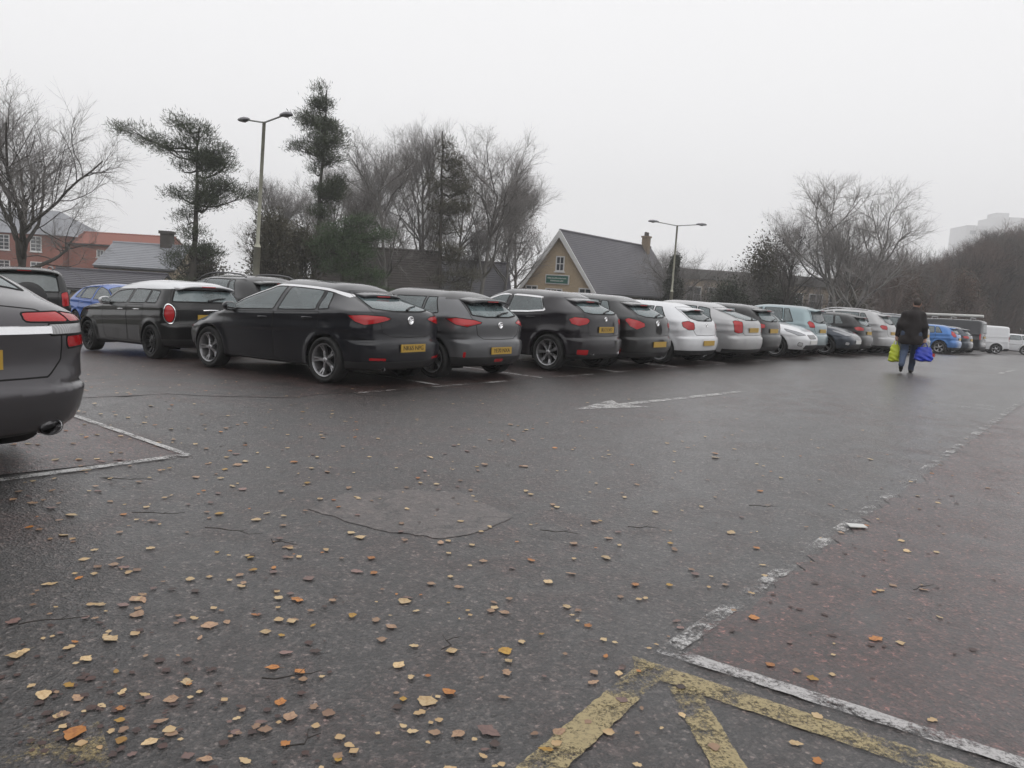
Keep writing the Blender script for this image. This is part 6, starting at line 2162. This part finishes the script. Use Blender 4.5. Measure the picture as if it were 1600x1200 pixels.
# ------------------------------------------------------------------ fallen leaves, twigs and scraps
def leaf_mesh(seed, stem=True):
    rg_ = random.Random(seed)
    n = 7
    vs, fs = [], []
    curl, fold, bend = rg_.uniform(0.1, 0.45), rg_.uniform(0.05, 0.4), rg_.uniform(-0.3, 0.5)
    jag = [rg_.uniform(0.62, 1.2) for _ in range(n + 1)]
    wd = rg_.uniform(0.30, 0.56)
    for i in range(n + 1):
        t = i / n
        x = t - 0.5
        w = wd * (math.sin(math.pi * min(1, t * 1.0) ** 0.72)) ** 0.8 * jag[i] if 0 < i < n else 0.0
        zc = curl * (x * x) * 0.9 + bend * x * 0.12
        for s in (-1, 0, 1):
            vs.append((x, s * w, zc + abs(s) * w * fold + 0.03 * rg_.uniform(-1, 1) * abs(s)))
    for i in range(n):
        a = i * 3
        fs += [(a, a + 1, a + 4, a + 3), (a + 1, a + 2, a + 5, a + 4)]
    b = len(vs)
    if stem:
        sx = rg_.uniform(-0.15, 0.15)
        vs += [(-0.49, -0.012, 0.02), (-0.49, 0.012, 0.02), (-0.72, sx * 0.6, 0.05), (-0.9, sx, 0.02)]
        fs += [(b, b + 1, b + 2), (b + 1, b + 3, b + 2)]
    zmin = min(v[2] for v in vs)
    vs = [(x, y, z - zmin) for x, y, z in vs]
    return vs, fs
LEAFV = [leaf_mesh(i) for i in range(9)]
LEAFM = [fast_mesh('fallen_leaf', np.array(v), f, True) for v, f in LEAFV]
def leaf_mat(name, c, c2):
    m, n, l, b = nt_new(name)
    tc = n.new('ShaderNodeTexCoord')
    oi = n.new('ShaderNodeObjectInfo')
    t = noise(n, l, 5, 4, 0.6, tc.outputs['Object'])
    base = ramp(n, l, t.outputs[0], [(0.35, c2), (0.6, c)]).outputs[0]
    hs = n.new('ShaderNodeHueSaturation')
    l.new(base, hs.inputs['Color'])
    mr = n.new('ShaderNodeMapRange')
    mr.inputs[3].default_value = 0.72
    mr.inputs[4].default_value = 1.22
    l.new(oi.outputs['Random'], mr.inputs[0])
    l.new(mr.outputs[0], hs.inputs['Value'])
    l.new(hs.outputs[0], b.inputs['Base Color'])
    b.inputs['Roughness'].default_value = 0.42
    return m
LEAFC = [('pale yellow', leaf_mat('leaf_pale', (0.60, 0.44, 0.24), (0.44, 0.28, 0.13))), ('buff', leaf_mat('leaf_buff', (0.40, 0.25, 0.15), (0.25, 0.14, 0.085))),
         ('orange', leaf_mat('leaf_orange', (0.50, 0.20, 0.04), (0.30, 0.10, 0.02))), ('pinkish brown', leaf_mat('leaf_pink', (0.24, 0.145, 0.125), (0.15, 0.09, 0.078))),
         ('dark brown', leaf_mat('leaf_brown', (0.075, 0.040, 0.030), (0.045, 0.024, 0.019))), ('golden', leaf_mat('leaf_gold', (0.42, 0.24, 0.03), (0.26, 0.13, 0.02)))]
rng = np.random.default_rng(404)
def leaf_spots(n, far):
    out = []
    while len(out) < n:
        if far:
            y = 2.2 + 12.5 * rng.random() ** 1.15
            u = -0.62 + 1.25 * rng.random()
        else:
            y = 1.95 + 6.6 * rng.random() ** 1.2
            u = -0.78 + 1.45 * rng.random()
        dens = np.clip(0.95 - 0.85 * (u + 0.45), 0.26, 1.0) * np.clip(1.25 - y / 13, 0.1, 1)
        if u > 0.25 and y < 3.2:
            dens *= 0.5
        if rng.random() < dens:
            out.append((u * y * 1.02, y))
    return out
for i, (x, y) in enumerate(leaf_spots(300, False)):
    p_ = [0.38, 0.27, 0.15, 0.13, 0.02, 0.05]
    ci = int(rng.choice(6, p=p_))
    cn, cm_ = LEAFC[ci]
    size = (0.042 + 0.022 * rng.random()) * (1.35 if rng.random() < 0.12 else 1.0)
    o = put('fallen_leaf', LEAFM[int(rng.integers(9))], cm_, None, (x, y, G(x, y) + 0.0065), (rng.normal() * 0.05, rng.normal() * 0.05, rng.uniform(0, 6.28)))
    flat_ = 0.12 if ci in (3, 4) else 0.28
    size *= rng.uniform(0.8, 1.15)
    o.scale = (size, size * rng.uniform(0.75, 1.25), size * flat_)
    where = 'on the red brown bay tarmac' if (x - 0.73) * 0.7886 - (y - 3.17) * 0.6149 > 0 and y > 3.17 - 0.64 * (x - 0.73) else ('on the wet grey tarmac left of the repair patch' if x < -1.25 else 'on the wet grey tarmac of the lane')
    tag(o, '%s fallen leaf lying %s' % (cn, where), 'leaf', 'fallen leaves on the car park')
# the many smaller ones, one mesh for each colour
for (cn, cm_), share in zip(LEAFC, (340, 240, 60, 90, 50, 30)):
    vs, fs = [], []
    for (x, y) in leaf_spots(share, True):
        lv_, lf_ = LEAFV[int(rng.integers(9))]
        a = rng.uniform(0, 6.28)
        sz = 0.018 + 0.034 * rng.random()
        c, s_ = math.cos(a), math.sin(a)
        b = len(vs)
        z0 = G(x, y) + 0.0065
        vs += [(x + (vx * c - vy * s_) * sz, y + (vx * s_ + vy * c) * sz, z0 + vz * sz * 0.3) for vx, vy, vz in lv_]
        fs += [tuple(b + k for k in f) for f in lf_]
    o = put('leaf_litter', fast_mesh('leaf_litter', np.array(vs), fs, True), cm_)
    tag(o, 'scattered small %s leaves and leaf fragments strewn over the tarmac' % cn, 'leaf litter', None, 'stuff')
# trodden wet leaf fragments gathered in the near left corner and along the lane edge
vs, fs = [], []
while len(vs) < 24 * 380:
    if rng.random() < 0.7:
        x, y = rng.normal(-1.35, 0.42), rng.normal(2.45, 0.35)
    else:
        t_ = rng.uniform(0, 9)
        q_ = lane_edge(t_)
        x, y = q_[0] + rng.normal(0.5, 0.5), q_[1] + rng.normal(0, 0.3)
    if y < 1.8:
        continue
    lv_, lf_ = LEAFV[int(rng.integers(9))]
    a = rng.uniform(0, 6.28)
    sz = 0.014 + 0.030 * rng.random() ** 2
    c, s_ = math.cos(a), math.sin(a)
    b = len(vs)
    z0 = G(x, y) + 0.006
    vs += [(x + (vx * c - vy * s_) * sz, y + (vx * s_ + vy * c) * sz, z0 + vz * sz * 0.15) for vx, vy, vz in lv_]
    fs += [tuple(b + k for k in f) for f in lf_]
M('leaf_mush', simple, (0.060, 0.032, 0.027), 0.5, 0, 0.5, 12.0)
tag(put('leaf_litter', fast_mesh('leaf_litter', np.array(vs), fs, True), MATS['leaf_mush']), 'trodden dark red brown leaf fragments on the wet tarmac', 'leaf litter', None, 'stuff')
# twigs
M('twig_wet', simple, (0.022, 0.016, 0.013), 0.5)
for i, (x, y, a, ln) in enumerate([(-0.75, 2.75, 0.4, 0.22), (-1.55, 4.35, -0.2, 0.35), (-1.22, 4.2, -0.3, 0.18), (-2.1, 4.6, 0.1, 0.30), (0.35, 4.7, -0.2, 0.25), (1.9, 5.6, 0.1, 0.22), (-0.6, 2.35, 0.9, 0.12),
                                   (-1.85, 3.1, 0.5, 0.25), (0.9, 4.9, 0.0, 0.2), (-0.2, 3.1, 1.2, 0.14), (2.3, 4.1, 0.6, 0.18), (-2.6, 5.2, 0.15, 0.4)]):
    m = MB()
    rg_ = random.Random(i)
    pts = [(ln * (t - 0.5), rg_.uniform(-0.02, 0.02), 0.006 + 0.004 * rg_.random()) for t in np.linspace(0, 1, 6)]
    m.tube(pts, [0.0026, 0.003, 0.0026, 0.0022, 0.002, 0.0012], 5)
    m.tube([pts[3], (pts[3][0] + 0.03, pts[3][1] + 0.035, 0.012)], [0.0018, 0.001], 4)
    o = m.build('fallen_twig', MATS['twig_wet'], None, True, loc=(x, y, G(x, y) + 0.011), rot=(0, 0, a))
    tag(o, 'thin dark broken twig lying on the wet tarmac', 'twig', 'broken twigs on the tarmac')
# flattened white scrap by the bay line
sc_ = MB()
sc_.prism([(-0.07, -0.035), (0.06, -0.045), (0.075, 0.03), (-0.05, 0.04)], 'z', 0.0, 0.006)
o = sc_.build('paper_scrap', MATS['plate_white'], None, loc=(2.43, 5.25, G(2.43, 5.25) + 0.0125), rot=(0.02, 0.03, 0.2))
tag(o, 'flattened pale scrap of paper lying by the worn bay line', 'litter')

# ------------------------------------------------------------------ misty air
hz = MB().box(-640, 740, -340, 880, -14.0, 112.0).mesh('haze')
hm = bpy.data.materials.new('haze')
hm.use_nodes = True
hn = hm.node_tree.nodes
hn.clear()
ho = hn.new('ShaderNodeOutputMaterial')
hv = hn.new('ShaderNodeVolumePrincipled')
hv.inputs['Color'].default_value = (0.97, 0.975, 0.985, 1)
hv.inputs['Density'].default_value = 0.0012
hm.node_tree.links.new(hv.outputs[0], ho.inputs['Volume'])
haze = put('haze', hz, hm)
haze['kind'] = 'stuff'
tag(haze, 'thin grey winter mist filling the air', 'mist')
